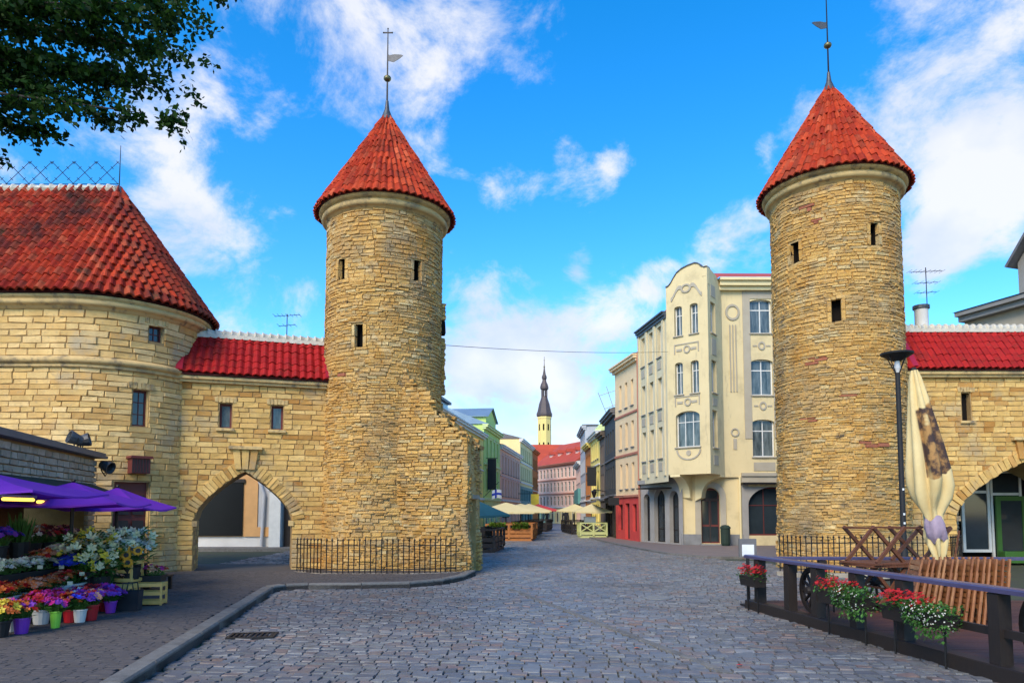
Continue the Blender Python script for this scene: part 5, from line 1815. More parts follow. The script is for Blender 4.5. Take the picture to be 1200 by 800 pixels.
def bunch(label, cat, loc, pot, pr, ph, fr_r, fh, cols_, nb, br, group, square=None, leafn=90, tall=0, petals=6):
    fr_r, fh = fr_r * 1.22, fh * 1.2
    t = thing('flower_' + ('box' if square else 'bucket'), label, cat, loc, fr.uniform(-.15, .15), group)
    c = MB()
    if square:
        a, b = square
        c.box(-a, a, -b, b, 0, ph)
        c.box(-a - .012, a + .012, -b - .012, b + .012, ph - .03, ph)
    else:
        c.lathe([(.001, .003), (pr * .72, .0), (pr, ph), (pr * 1.06, ph), (pr * 1.06, ph - .02), (pr * .98, ph - .025)], seg=14)
        c.lathe([(.001, ph - .03), (pr * .96, ph - .03)], seg=14)
    c.build('tray' if square else 'bucket', M[pot], t)
    lf = MB()
    for i in range(leafn):
        a = fr.uniform(0, 6.28)
        if square:
            p = Vector((fr.uniform(-square[0], square[0]), fr.uniform(-square[1], square[1]), ph - .02))
        else:
            q_ = fr.uniform(0, pr * .8)
            p = Vector((q_ * math.cos(a), q_ * math.sin(a), ph - .03))
        d = Vector((math.cos(a) * .8 * fr_r / max(fh, .05) * .5, math.sin(a) * .8 * fr_r / max(fh, .05) * .5, 1))
        p2 = p + d * fr.uniform(.1, .8) * fh
        leafblade(lf, p2, Vector((math.cos(a), math.sin(a), fr.uniform(-.2, .9))), fr.uniform(.06, .13), fr.uniform(.02, .04))
        lf.bar(p, p2, .006, .006)
    lf.build('foliage', M['leaf'], t)
    bl = MB()
    for i in range(int(nb * 1.7)):
        a = fr.uniform(0, 6.28)
        q_ = math.sqrt(fr.random())
        if square:
            x, y = fr.uniform(-square[0], square[0]) * 1.12, fr.uniform(-square[1], square[1]) * 1.12
            hh = ph + fh * (1 - .35 * max(abs(x) / square[0], abs(y) / square[1]) ** 2) * fr.uniform(.75, 1.05)
            up = Vector((x / square[0] * .5, y / square[1] * .5, 1))
        else:
            x, y = fr_r * q_ * math.cos(a), fr_r * q_ * math.sin(a)
            hh = ph + fh * (1.0 - .45 * q_ ** 2) * fr.uniform(.88, 1.08) - tall * fr.random()
            up = Vector((x / fr_r, y / fr_r, .8))
        p = Vector((x, y, hh))
        mi = fr.randrange(len(cols_))
        blossom(bl, p, br * 1.5 * fr.uniform(.75, 1.2), 0, up + Vector((fr.uniform(-.4, .4), fr.uniform(-.4, .4), 0)), mi, petals, fr.uniform(.1, .5))
        blossom(bl, p + up.normalized() * br * .15, br * .6, 0, up, mi, max(4, petals - 1), .6)
    bl.build('blossoms', [M['f_' + k] for k in cols_], t)
    return t
GB = 'buckets of cut flowers on the stall'
def fl(px, py, X, z):                                       # a spot on a shelf: X from the shelf, distance from the view line
    Y = X * FOC / (px - 600)
    return (X, Y, z)
FB = .105
# front row on the pavement
bunch('small purple bucket of mixed flowers at the stall front', 'flowers', fl(33, 0, -6.2, FB), 'pot_purple', .10, .20, .16, .16, ['orange', 'violet', 'red'], 34, .03, GB)
bunch('lime green vase of small violet flowers', 'flowers', fl(72, 0, -6.05, FB), 'pot_green', .07, .22, .11, .12, ['violet', 'pinkf'], 18, .028, GB)
bunch('red wrapped bunch of red and violet flowers', 'flowers', fl(112, 0, -5.98, FB), 'pot_red', .11, .22, .17, .18, ['red', 'violet', 'peach'], 36, .032, GB)
bunch('red bucket of violet flowers next to grey bucket', 'flowers', fl(128, 0, -6.3, FB), 'pot_red', .10, .20, .16, .17, ['violet', 'pinkf', 'red'], 34, .03, GB)
bunch('white bucket of pink and red carnations', 'flowers', fl(55, 0, -6.45, FB), 'pot_white', .12, .20, .19, .2, ['red', 'pinkf'], 44, .034, GB)
bunch('black bucket of orange gerberas with yellow middles', 'flowers', fl(8, 0, -6.3, FB), 'black', .12, .2, .19, .2, ['orange', 'yellowf'], 40, .036, GB)
bunch('white bucket of violet and white asters', 'flowers', fl(97, 0, -6.45, FB), 'pot_white', .11, .2, .17, .18, ['violet', 'whitef', 'red'], 40, .03, GB)
bunch('grey bucket of dark leafy stems beside the black bag', 'flowers', fl(124, 0, -6.62, FB), 'pot_grey', .14, .28, .26, .34, ['darkred', 'peach'], 26, .02, GB, leafn=150)
bunch('grey bucket of green stems with a few white buds', 'flowers', fl(97, 0, -6.9, FB), 'pot_grey', .14, .28, .22, .30, ['whitef'], 8, .022, GB, leafn=130)
for i, (px, X, pot, cl, lab) in enumerate([(20, -6.45, 'pot_white', ['pinkf', 'violet'], 'white pot of pink and violet asters behind the purple bucket'), (88, -6.15, 'pot_red', ['red', 'orange'], 'red pot of scarlet and orange zinnias'),
        (100, -6.02, 'pot_white', ['violet', 'bluef'], 'white pot of violet blue statice'), (45, -6.6, 'black', ['orange', 'yellowf'], 'black pot of orange and yellow zinnias'), (75, -6.6, 'black', ['red', 'pinkf'], 'black pot of red and pink zinnias'),
        (112, -6.5, 'black', ['red', 'darkred'], 'black pot of crimson carnations beside the grey buckets'), (135, -6.1, 'pot_purple', ['violet', 'pinkf'], 'small purple pot of violet flowers beside the red bucket')]):
    bunch(lab, 'flowers', fl(px, 0, X, FB), pot, .09, .18, .16, .18, cl, 30, .032, GB)
# shelf rows
r2, r3, r4 = .10 + .28, .10 + .52, .10 + .76
bunch('long white tray of orange marigolds', 'flowers', fl(48, 0, -6.95, r2), 'pot_white', .1, .12, .3, .14, ['orange', 'orange', 'peach'], 90, .035, GB, (.20, .36))
bunch('white tray of orange chrysanthemums above the red carnations', 'flowers', fl(5, 0, -6.95, r2), 'pot_white', .1, .12, .3, .14, ['orange', 'red'], 80, .034, GB, (.20, .30))
bunch('white tray of orange and peach roses beside red roses', 'flowers', fl(82, 0, -6.95, r2), 'pot_white', .1, .14, .3, .16, ['orange', 'peach', 'red'], 70, .034, GB, (.19, .30))
bunch('black box of bright red roses', 'flowers', fl(108, 0, -6.95, r2), 'black', .1, .12, .3, .15, ['red'], 50, .032, GB, (.17, .26))
bunch('large box of cream white chrysanthemums', 'flowers', fl(38, 0, -7.4, r3), 'black', .1, .12, .3, .16, ['whitef', 'whitef', 'lilyf'], 130, .032, GB, (.2, .45))
bunch('box of orange and coral carnations', 'flowers', fl(60, 0, -7.5, r3), 'black', .1, .22, .3, .16, ['orange', 'red', 'peach'], 90, .03, GB, (.2, .36))
bunch('box of magenta pink carnations', 'flowers', fl(92, 0, -7.4, r3), 'black', .1, .16, .3, .17, ['pinkf'], 110, .03, GB, (.2, .42))
bunch('cream chrysanthemums at the left end of the shelf', 'flowers', fl(3, 0, -7.4, r3), 'black', .1, .12, .3, .16, ['lilyf', 'whitef'], 70, .03, GB, (.2, .3))
bunch('bucket of vivid blue dyed chrysanthemums', 'flowers', fl(96, 0, -7.05, r2), 'black', .15, .30, .30, .20, ['bluef'], 150, .04, GB, leafn=90, petals=8)
bunch('bucket of yellow chrysanthemums', 'flowers', fl(89, 0, -7.35, r3), 'black', .12, .24, .20, .18, ['yellowf', 'lilyf'], 60, .036, GB, petals=8)
bunch('bucket of white and pale yellow chrysanthemums', 'flowers', fl(70, 0, -7.45, r3), 'black', .12, .24, .20, .18, ['lilyf', 'whitef'], 60, .034, GB, petals=8)
bunch('dark bucket of deep red and peach roses on the top shelf', 'flowers', fl(58, 0, -7.9, r4), 'black', .13, .26, .24, .22, ['darkred', 'peach', 'red'], 60, .036, GB, leafn=90)
bunch('dark bucket of wine red and white roses on the top shelf', 'flowers', fl(42, 0, -7.9, r4), 'black', .13, .26, .24, .22, ['darkred', 'whitef', 'peach'], 60, .036, GB, leafn=90)
bunch('dark bucket of blue irises on the top shelf', 'flowers', fl(2, 0, -7.8, r4), 'black', .13, .26, .24, .22, ['bluef', 'violet'], 50, .036, GB, leafn=90)
bunch('dark bucket of pink roses behind the lilies', 'flowers', fl(78, 0, -7.95, r4), 'black', .13, .26, .22, .2, ['peach', 'darkred', 'pinkf'], 46, .036, GB, leafn=90)
# gladioli
t = thing('flower_bucket', 'bucket of tall green unopened gladioli', 'flowers', fl(26, 0, -7.75, r4), 0, GB)
c = MB(); c.lathe([(.001, 0), (.12, 0), (.15, .3), (.14, .28)], seg=12); c.build('bucket', M['black'], t)
c = MB()
for i in range(60):
    a, q_ = fr.uniform(0, 6.28), fr.uniform(0, .22)
    p = Vector((q_ * .5 * math.cos(a), q_ * .5 * math.sin(a), .28)); e = Vector((q_ * math.cos(a), q_ * math.sin(a), fr.uniform(.55, .78)))
    c.tube([p, p.lerp(e, .55), e], [.006, .014, .003], 4)
    if i % 2: leafblade(c, p, e - p + Vector((math.cos(a), math.sin(a), 0)) * .1, .45, .03)
c.build('spikes', M['leaf'], t)
# lilies, each flower built
def lily_bucket(label, loc, kinds, n, rr_, h0, h1, ph, pot='black'):
    n = int(n * 2.1)
    t = thing('flower_bucket', label, 'flowers', loc, 0, GB)
    c = MB(); c.lathe([(.001, 0), (.13, 0), (.17, ph), (.16, ph - .02)], seg=12); c.build('bucket', M[pot], t)
    lf = MB()
    for i in range(240):
        a, q_ = fr.uniform(0, 6.28), fr.uniform(0, rr_ * 1.1)
        p = Vector((q_ * math.cos(a), q_ * math.sin(a), fr.uniform(ph, h1 - .05)))
        leafblade(lf, p, Vector((math.cos(a), math.sin(a), fr.uniform(-.2, .8))), fr.uniform(.10, .2), .035)
    lf.build('foliage', M['leaf'], t)
    for i in range(n):
        a, q_ = fr.uniform(0, 6.28), rr_ * math.sqrt(fr.random())
        p = Vector((q_ * math.cos(a), q_ * math.sin(a), fr.uniform(h0, h1) - .35 * q_))
        c = MB()
        up = Vector((math.cos(a) * .8 + .2, math.sin(a) * .8 - .5, .7))
        up += Vector((fr.uniform(-.5, .5), fr.uniform(-.5, .5), fr.uniform(-.4, .4)))
        blossom(c, p, fr.uniform(.065, .09), 0, up, 0, 6, fr.uniform(.4, 1.0))
        blossom(c, p + up.normalized() * .01, .04, 0, up, 0, 3, .9)
        c.build('lily', M['f_' + fr.choice(kinds)], t)
    return t
lily_bucket('bucket of cream lilies with yellow throats', fl(108, 0, -6.8, r2), ['lilyf', 'lilyf', 'yellowf'], 26, .40, .62, .98, .3)
lily_bucket('bucket of white lilies among pale buds', fl(136, 0, -6.6, r2), ['whitef', 'lilyf', 'lilyf'], 30, .40, .62, .98, .3)
lily_bucket('bucket of white lilies nearest the sunflowers', fl(158, 0, -6.5, FB + .36), ['whitef', 'lilyf', 'whitef'], 28, .34, .6, .9, .3)
lily_bucket('bucket of pale green lily buds under the blue flowers', fl(122, 0, -6.62, FB + .25), ['lilyf', 'yellowf'], 12, .3, .45, .68, .25)
# crates, bag, sunflowers
def crate(loc, rz, label, sz=(.46, .32, .36)):
    t = thing('plastic_crate', label, 'crate', loc, rz, 'yellow crates at the stall end')
    a, b, h = sz
    for x in (-a / 2, a / 2 - .03):
        for y in (-b / 2, b / 2 - .03):
            c = MB(); c.box(x, x + .03, y, y + .03, 0, h); c.build('corner_post', M['crate'], t)
    for z in (.02, h * .45, h - .06):
        for y in (-b / 2 + .003, b / 2 - .02):
            c = MB(); c.box(-a / 2 + .03, a / 2 - .03, y, y + .017, z, z + .055); c.build('slat', M['crate'], t)
        for x in (-a / 2 + .003, a / 2 - .02):
            c = MB(); c.box(x, x + .017, -b / 2 + .03, b / 2 - .03, z, z + .055); c.build('slat', M['crate'], t)
    c = MB(); c.box(-a / 2 + .03, a / 2 - .03, -b / 2 + .03, b / 2 - .03, .01, .03); c.build('floor', M['crate'], t)
xy = fl(180, 0, -6.0, FB); crate(xy, R(10), 'yellow crate on the pavement, its open end beside the black bag')
xy = fl(143, 0, -6.32, FB); crate(xy, R(4), 'yellow crate standing between the grey bucket and the black bag')
xy = fl(150, 0, -6.42, FB + .365); crate(xy, R(-6), 'yellow crate raised behind the black bag, holding sunflowers')
xy = fl(184, 0, -6.05, FB + .362)
bunch('black box of pink and peach flowers on the end crate', 'flowers', xy, 'black', .1, .10, .2, .14, ['peach', 'pinkf', 'orange'], 22, .03, GB, (.16, .12), 40)
t = thing('shopping_bag', 'black bag with handles standing before the yellow crates', 'bag', fl(157, 0, -5.95, FB), R(5))
c = MB(); c.add([(-.15, -.08, 0), (.15, -.08, 0), (.15, .08, 0), (-.15, .08, 0), (-.17, -.09, .30), (.17, -.09, .31), (.17, .09, .31), (-.17, .09, .30)], [(0, 3, 2, 1), (0, 1, 5, 4), (1, 2, 6, 5), (2, 3, 7, 6), (3, 0, 4, 7)]); c.build('body', M['cloth_dark'], t)
for y in (-.09, .09):
    c = MB(); c.tube([(-.09, y, .29), (-.07, y, .42), (.07, y, .42), (.09, y, .29)], .01, 5); c.build('handle', M['cloth_dark'], t)
t = thing('flower_bucket', 'bucket of orange sunflowers on the raised crate', 'flowers', fl(158, 0, -6.28, FB + .42), 0, GB)
c = MB(); c.lathe([(.001, 0), (.11, 0), (.14, .2), (.13, .19)], seg=12); c.build('bucket', M['black'], t)
lf = MB()
for i in range(60):
    a = fr.uniform(0, 6.28); p = Vector((fr.uniform(-.18, .18), fr.uniform(-.15, .15), fr.uniform(.2, .4)))
    leafblade(lf, p, Vector((math.cos(a), math.sin(a), .3)), .14, .06)
lf.build('foliage', M['leaf'], t)
for x, y, z in ((-.13, -.2, .46), (.02, -.22, .40), (.05, -.22, .28), (-.05, -.15, .38), (.19, -.18, .47), (.06, -.1, .50), (-.3, -.15, .40)):
    c = MB(); p = Vector((x, y, z)); up = Vector((.3, -1, .35))
    blossom(c, p, .085, 0, up, 0, 13, .12); blossom(c, p + up.normalized() * .006, .075, 0, up, 0, 11, .2)
    o = c.build('sunflower', M['f_sunf'], t)
    c = MB(); up.normalize()
    a = up.orthogonal().normalized(); b = up.cross(a)
    c.add([p + up * .022 + (a * math.cos(k * PI / 5) + b * math.sin(k * PI / 5)) * .04 for k in range(10)], [tuple(range(10))])
    c.build('disc', M['bark'], o)
for i, (px, py, X) in enumerate([(47, 664, -7.2), (72, 664, -7.15), (96, 672, -6.8), (82, 683, -6.7)]):
    Y = X * FOC / (px - 600); p = at(px, py, Y)
    c = MB(); c.vprism([(-.035, -.028), (.035, -.028), (.035, .028), (-.035, .028)], -.004, .004)
    o = c.build('price_card', M['tag']); o.location = p; o.rotation_euler = (0, 0, R(30))
    tag(o, 'small cream price card ' + ['above the cream white chrysanthemums', 'above the magenta carnations', 'under the blue dyed chrysanthemums', 'beside the bright red roses'][i], 'card', 'price cards on the stall')

# ------------------------------------------------------------------ timber deck on the right
FX = [(4.06, 12.2), (5.15, 4.6)]
def fxe(y): return 4.06 + (12.2 - y) * (5.15 - 4.06) / 7.6
dk = thing('timber_deck', 'low dark red timber terrace deck beside the cobbled street', 'deck', (8, 8.5, 0))
y = 4.65
while y < 12.15:
    c = MB()
    a, b = fxe(y) + .07, fxe(y + .135) + .07
    z = .14 + random.uniform(-.002, .002)
    c.add([(a - 8, y - 8.5, z), (4.6, y - 8.5, z), (4.6, y + .135 - 8.5, z), (b - 8, y + .135 - 8.5, z), (a - 8, y - 8.5, z - .03), (4.6, y - 8.5, z - .03), (4.6, y + .135 - 8.5, z - .03), (b - 8, y + .135 - 8.5, z - .03)],
          [(0, 1, 2, 3), (0, 4, 5, 1), (2, 6, 7, 3), (3, 7, 4, 0), (1, 5, 6, 2)])
    c.build('board', M['board'], dk)
    y += .143
c = MB(); c.prism([(4.2 - 8, 12.1 - 8.5), (5.25 - 8, 4.7 - 8.5), (4.5, 4.7 - 8.5), (4.5, 12.1 - 8.5)], -.02, .10); c.build('joists', M['black'], dk)
# front railing
rl = thing('deck_railing', 'dark timber railing with violet grey handrail along the street side of the deck', 'railing', (4.06, 12.2, 0), math.atan2(4.6 - 12.2, 5.15 - 4.06))
LR = math.hypot(5.15 - 4.06, 7.6)
c = MB(); c.bbox(-.12, LR, -.09, .09, -.02, .15); c.build('sill_beam', M['darkwood'], rl)
def yloc(Y): return (12.2 - Y) / 7.6 * LR
posts = []
for px in (888, 923, 955, 1000, 1055, 1164, 1330):
    # where the view line meets the railing
    s = (px - 600) / FOC
    Y = (4.06 + 12.2 * (5.15 - 4.06) / 7.6) / (s + (5.15 - 4.06) / 7.6)
    posts.append(yloc(Y))
    c = MB(); w = .07; c.bbox(posts[-1] - w, posts[-1] + w, -w, w, .15, .845, .008); c.build('post', M['darkwood'], rl)
c = MB()
c.bbox(-.14, LR, -.085, .085, .85, .905, .015)
c.build('handrail', M['railblue'], rl)
for a, b in ((2, 3), (3, 4), (4, 5), (5, 6)):
    c = MB(); c.box(posts[a] + .07, posts[b] - .07, -.025, .025, .42, .50); c.build('mid_rail', M['darkwood'], rl)
rl2 = thing('deck_railing', 'dark timber railing along the tower side of the deck', 'railing', (4.2, 12.15, 0), R(-2))
for x in (1.0, 2.2, 3.4, 4.6, 5.8):
    c = MB(); c.bbox(x - .06, x + .06, -.06, .06, .1, .825); c.build('post', M['darkwood'], rl2)
c = MB(); c.bbox(.1, 7.4, -.075, .075, .83, .88, .012); c.build('handrail', M['railblue'], rl2)
c = MB(); c.bbox(.1, 7.4, -.08, .08, -.02, .13); c.build('sill_beam', M['darkwood'], rl2)
def wheel(loc, r_, rz, label, lean=0):
    t = thing('wagon_wheel', label, 'wheel', loc, rz, 'old wagon wheels on the deck')
    t.rotation_euler = (lean, 0, rz)
    c = MB()
    K = 32
    vs, fs = [], []
    for i in range(K):
        a = 2 * PI * i / K
        for rr_, y in ((r_, -.03), (r_, .03), (r_ - .06, .03), (r_ - .06, -.03)):
            vs.append((rr_ * math.cos(a), y, r_ + rr_ * math.sin(a)))
    for i in range(K):
        j = (i + 1) % K
        for k in range(4):
            fs.append((i * 4 + k, j * 4 + k, j * 4 + (k + 1) % 4, i * 4 + (k + 1) % 4))
    c.add(vs, fs); c.build('rim', M['darkwood'], t)
    c = MB(); c.lathe([(.001, -.12), (.05, -.12), (.075, -.05), (.075, .05), (.05, .12), (.001, .12)], seg=12); c.xf(Matrix.Translation((0, 0, r_)) @ Matrix.Rotation(PI / 2, 4, 'X')); c.build('hub', M['darkwood'], t)
    for i in range(12):
        a = 2 * PI * i / 12 + .1
        c = MB(); c.bar((.06 * math.cos(a), 0, r_ + .06 * math.sin(a)), ((r_ - .05) * math.cos(a), 0, r_ + (r_ - .05) * math.sin(a)), .03, .035, up=(0, 1, 0)); c.build('spoke', M['darkwood'], t)
RZ = math.atan2(4.6 - 12.2, 5.15 - 4.06)
def rp(px, off=0, z=.14):
    s = (px - 600) / FOC
    Y = (4.06 + 12.2 * (5.15 - 4.06) / 7.6) / (s + (5.15 - 4.06) / 7.6)
    return (fxe(Y) + off * .99, Y + off * .14, z)
wheel(rp(938, .16), .34, RZ, 'wagon wheel between the first posts of the street railing')
wheel(rp(1206, .22), .40, RZ, 'wagon wheel behind the stout near post of the street railing')
wheel(at(1010, 712, 11.6) if False else (5.95, 11.85, .14), .36, R(-2), 'wagon wheel leaning on the tower side railing')
def flowerbox(loc, rz, w, label, white, nred, ngreen, legs=True):
    t = thing('flower_box', label, 'flower box', loc, rz, 'flower boxes along the deck railing')
    c = MB(); c.add([(-w / 2, -.09, .0), (w / 2, -.09, 0), (w / 2, .09, 0), (-w / 2, .09, 0), (-w / 2 - .02, -.11, .16), (w / 2 + .02, -.11, .16), (w / 2 + .02, .11, .16), (-w / 2 - .02, .11, .16)],
                    [(0, 3, 2, 1), (0, 1, 5, 4), (1, 2, 6, 5), (2, 3, 7, 6), (3, 0, 4, 7), (4, 5, 6, 7)]); c.build('trough', M['darkwood'], t)
    if legs:
        for x in (-w / 2 + .08, w / 2 - .08):
            c = MB(); c.tube([(x, 0, -loc[2] + .0), (x, 0, 0)], .013, 5); c.build('leg', M['iron'], t)
    lf, bl = MB(), MB()
    for i in range(ngreen):
        x = fr.uniform(-w / 2 - .06, w / 2 + .06)
        a = fr.uniform(0, 6.28); q_ = math.sqrt(fr.random())
        p = Vector((x, .17 * q_ * math.cos(a), .17 + .10 * q_ * math.sin(a)))
        leafblade(lf, p, Vector((fr.uniform(-1, 1), fr.uniform(-1, 1), fr.uniform(-.3, 1))), fr.uniform(.04, .07), .035)
    if white:                                               # trailing mounds of small white flowers
        for cx, cz, rx in ((w * .08, .15, w * .20), (w * .36, .10, w * .28)):
            for i in range(300):
                d = Vector((fr.gauss(0, 1), fr.gauss(-.5, 1), fr.gauss(.1, 1))).normalized()
                k = fr.uniform(.75, 1.03)
                p = Vector((cx + d.x * rx * k, -.05 + d.y * .16 * k, cz + d.z * .14 * k - (.02 if d.z < 0 else 0)))
                leafblade(lf, p, d + Vector((fr.uniform(-.8, .8), fr.uniform(-.8, .8), fr.uniform(-.8, .8))), fr.uniform(.03, .055), .028)
            for i in range(white // 2):
                d = Vector((fr.gauss(0, 1), fr.gauss(-.8, 1), fr.gauss(.3, 1))).normalized()
                blossom(bl, Vector((cx + d.x * rx * 1.05, -.05 + d.y * .17, cz + d.z * .15)), .010, 0, d, 1, 5, .2)
        for i in range(40):
            x = fr.uniform(w * .1, w * .6); z = fr.uniform(-.10, .0)
            leafblade(lf, Vector((x, -.14 + fr.uniform(-.03, .03), z)), Vector((fr.uniform(-1, 1), -.5, -.6)), .05, .03)
    lf.build('foliage', M['leaf'], t)
    for i in range(nred):
        x = fr.uniform(-w / 2 - .05, w / 2 * (.3 if white else 1) + .05)
        a = fr.uniform(0, 6.28); q_ = math.sqrt(fr.random())
        blossom(bl, Vector((x, .15 * q_ * math.cos(a) - .02, .29 + .07 * fr.random() - .12 * q_ ** 2)), fr.uniform(.02, .034), 0, Vector((fr.uniform(-.5, .5), fr.uniform(-1, .2), 1)), 0, 5, .3)
    bl.build('blossoms', [M['f_red'], M['f_whitef']], t)
flowerbox(rp(890, -.16, .42), RZ, .5, 'flower box of red begonias at the end post of the railing', 0, 150, 160)
flowerbox(rp(930, .55, .40), RZ, .3, 'small flower box of white daisies inside the railing', 30, 20, 80)
flowerbox(rp(1000, -.16, .42), RZ, .95, 'long flower box of red begonias with white bacopa, middle of the railing', 130, 170, 420)
flowerbox(rp(1085, -.16, .40), RZ, .95, 'long flower box of red begonias trailing white bacopa, nearest the stacked chairs', 160, 180, 480)
# furniture on the deck
def folding_chair():
    t = thing('folding_chair', 'folded slatted teak chair leaning in the long row', 'chair', (0, 0, .14), 0, 'folded teak chairs leaning in a row')
    for y in (-.22, .22):
        c = MB(); c.box(-.012, .012, y - .02, y + .02, 0, .88); c.build('side_rail', M['teak'], t)
        c = MB(); c.box(.016, .036, y * .86 - .018, y * .86 + .018, 0, .70); c.build('rear_leg', M['teak'], t)
    for i in range(9):
        z = .22 + i * .072
        c = MB(); c.box(-.010, .010, -.198, .198, z, z + .055); c.build('slat', M['teak'], t)
    for z in (.06,):
        c = MB(); c.box(.018, .034, -.17, .17, z, z + .03); c.build('stretcher', M['teak'], t)
    return t
fc = folding_chair()
for i in range(15):
    o = fc if i == 0 else copy_tree(fc)
    o['label'] = 'folded slatted teak chair in the middle of the leaning row'
    k = i / 14
    if i == 14:
        o['label'] = 'folded teak chair at the green shop end of the row'
        fc['label'] = 'folded teak chair at the table end of the row, slatted face showing'
    o.location = (5.36 + 1.12 * k + .01 * random.uniform(-1, 1), 9.95 - .22 * k + .02 * random.uniform(-1, 1), .142)
    o.rotation_euler = (0, R(13 - 7 * k), R(-14 + 8 * k + random.uniform(-2, 2)))
def trestle_table(loc, rz, label, up):
    t = thing('folding_table', label, 'table', loc, rz, 'wooden tables on the deck')
    for i in range(5):
        c = MB(); c.bbox(-.36 + i * .146, -.36 + i * .146 + .138, -.36, .36, .66, .69, .005); c.build('slat', M['brownwood'], t)
    for y in (-.3, .3):
        c = MB(); c.bar((-.28, y, 0), (.28, y, .66), .04, .05); c.build('leg', M['brownwood'], t)
        c = MB(); c.bar((.28, y + .045, 0), (-.28, y + .045, .66), .04, .05); c.build('leg', M['brownwood'], t)
    c = MB(); c.bar((0, -.3, .33), (0, .34, .33), .03, .03); c.build('stretcher', M['brownwood'], t)
    if up:                                                  # a second one lies upside down on it
        t2_ = thing('folding_table', label.replace('brown wooden ', '').replace('standing', 'turned').replace('under the upturned one', 'upside down, legs in the air,'), 'table', (loc[0], loc[1], loc[2] + .695), rz + .1, 'wooden tables on the deck')
        for i in range(5):
            c = MB(); c.bbox(-.36 + i * .146, -.36 + i * .146 + .138, -.36, .36, 0, .03, .005); c.build('slat', M['brownwood'], t2_)
        for y in (-.3, .3):
            c = MB(); c.bar((-.28, y, .03), (.28, y, .56), .04, .05); c.build('leg', M['brownwood'], t2_)
            c = MB(); c.bar((.28, y + .045, .03), (-.28, y + .045, .56), .04, .05); c.build('leg', M['brownwood'], t2_)
        c = MB(); c.bar((-.27, -.3, .55), (-.27, .34, .55), .03, .03); c.build('stretcher', M['brownwood'], t2_)
        c = MB(); c.bar((.27, -.3, .55), (.27, .34, .55), .03, .03); c.build('stretcher', M['brownwood'], t2_)
trestle_table((5.62, 11.15, .142), R(12), 'brown wooden folding table standing under the upturned one', True)
trestle_table((6.35, 11.2, .142), R(6), 'brown wooden folding table standing under the upturned one beside the closed parasol', True)
# closed cafe parasol
cp = thing('closed_parasol', 'tall closed cream parasol with brown print, tied with lilac cloth, on the deck', 'parasol', (6.42, 10.6, .142))
cp.rotation_euler = (0, R(-6.5), 0)
prof = [(.05, 3.62), (.09, 3.50), (.14, 3.2), (.20, 2.8), (.26, 2.4), (.30, 2.1), (.31, 1.9), (.27, 1.72), (.19, 1.58), (.13, 1.48), (.14, 1.3), (.17, 1.12), (.11, .92), (.06, .8)]
K = 56
vs, fs, mi = [], [], []
for j, (r_, z) in enumerate(prof):
    for i in range(K):
        a = 2 * PI * i / K
        fold = (.42 + .58 * abs(math.sin(3 * a + .5 + .5 * math.sin(z * 2))) ** .8) if j > 0 else 1
        q_ = r_ * fold * (1 + .06 * math.sin(a + z))
        vs.append((q_ * math.cos(a) - .05 * (3.6 - z) * .5 * (1 if z > 1 else .75), q_ * math.sin(a), z + (.07 * math.sin(3 * a) + .04 * math.sin(7 * a) if z < 2.2 else 0)))
for j in range(len(prof) - 1):
    for i in range(K):
        i2 = (i + 1) % K
        fs.append((j * K + i2, j * K + i, (j + 1) * K + i, (j + 1) * K + i2))
tnt = NT('canvas_print')
sep = tnt.n('ShaderNodeSeparateXYZ'); tcn = tnt.n('ShaderNodeTexCoord'); tnt.l(tcn.outputs['Object'], sep.inputs[0])
zz = tnt.math('ADD', sep.outputs[2], tnt.math('MULTIPLY', tnt.math('SUBTRACT', tnt.noise(2.2, 3, .5, tcn.outputs['Object']), .5), 1.6))
m1 = tnt.math('MULTIPLY', tnt.rmap(zz, 2.02, 2.06), tnt.rmap(zz, 2.95, 2.88))
m1 = tnt.math('MULTIPLY', m1, tnt.rmap(sep.outputs[0], -.14, -.11))
base_ = tnt.mix(tnt.rmap(tnt.noise(2.2, 5), .35, .7), (.70, .55, .27), (.60, .44, .19))
prn = tnt.mix(tnt.rmap(tnt.noise(6, 4), .44, .60), (.05, .026, .02), (.36, .19, .06))
tnt.l(tnt.mix(m1, base_, prn), tnt.b.inputs['Base Color']); tnt.b.inputs['Roughness'].default_value = .85
c = MB(); c.add(vs, fs); c.build('canopy', tnt.mat, cp, True)
c = MB(); c.tube([(.0, 0, 0), (.0, 0, .9), (-.0, 0, 3.66)], .035, 8); c.build('pole', M['darkwood'], cp)
c = MB(); c.lathe([(.09, 1.08), (.14, 1.14), (.155, 1.24), (.14, 1.34), (.13, 1.42)], (-.07, -.05, 0), 28)
for i_, v_ in enumerate(c.v):
    a_ = math.atan2(v_[1] + .05, v_[0] + .07)
    k_ = .72 + .22 * abs(math.sin(2.5 * a_ + v_[2] * 3)) + .06 * math.sin(i_ * 1.7)
    c.v[i_] = (-.07 + (v_[0] + .07) * k_, -.05 + (v_[1] + .05) * k_, v_[2] + .04 * math.sin(a_ * 3))
c.build('tie_cloth', M['lilac'], cp, True)
c = MB(); c.box(-.3, .3, -.3, .3, 0, .06); c.box(-.06, .06, -.06, .06, .06, .4); c.build('base', M['iron'], cp)
for k, (x, z) in enumerate(((-.16, .80), (.16, .95), (.24, 1.2), (.10, .75))):
    c = MB(); c.tube([(0, -.05, .35), (x, -.1, z)], .014, 5); c.build('strut', M['brownwood'], cp)
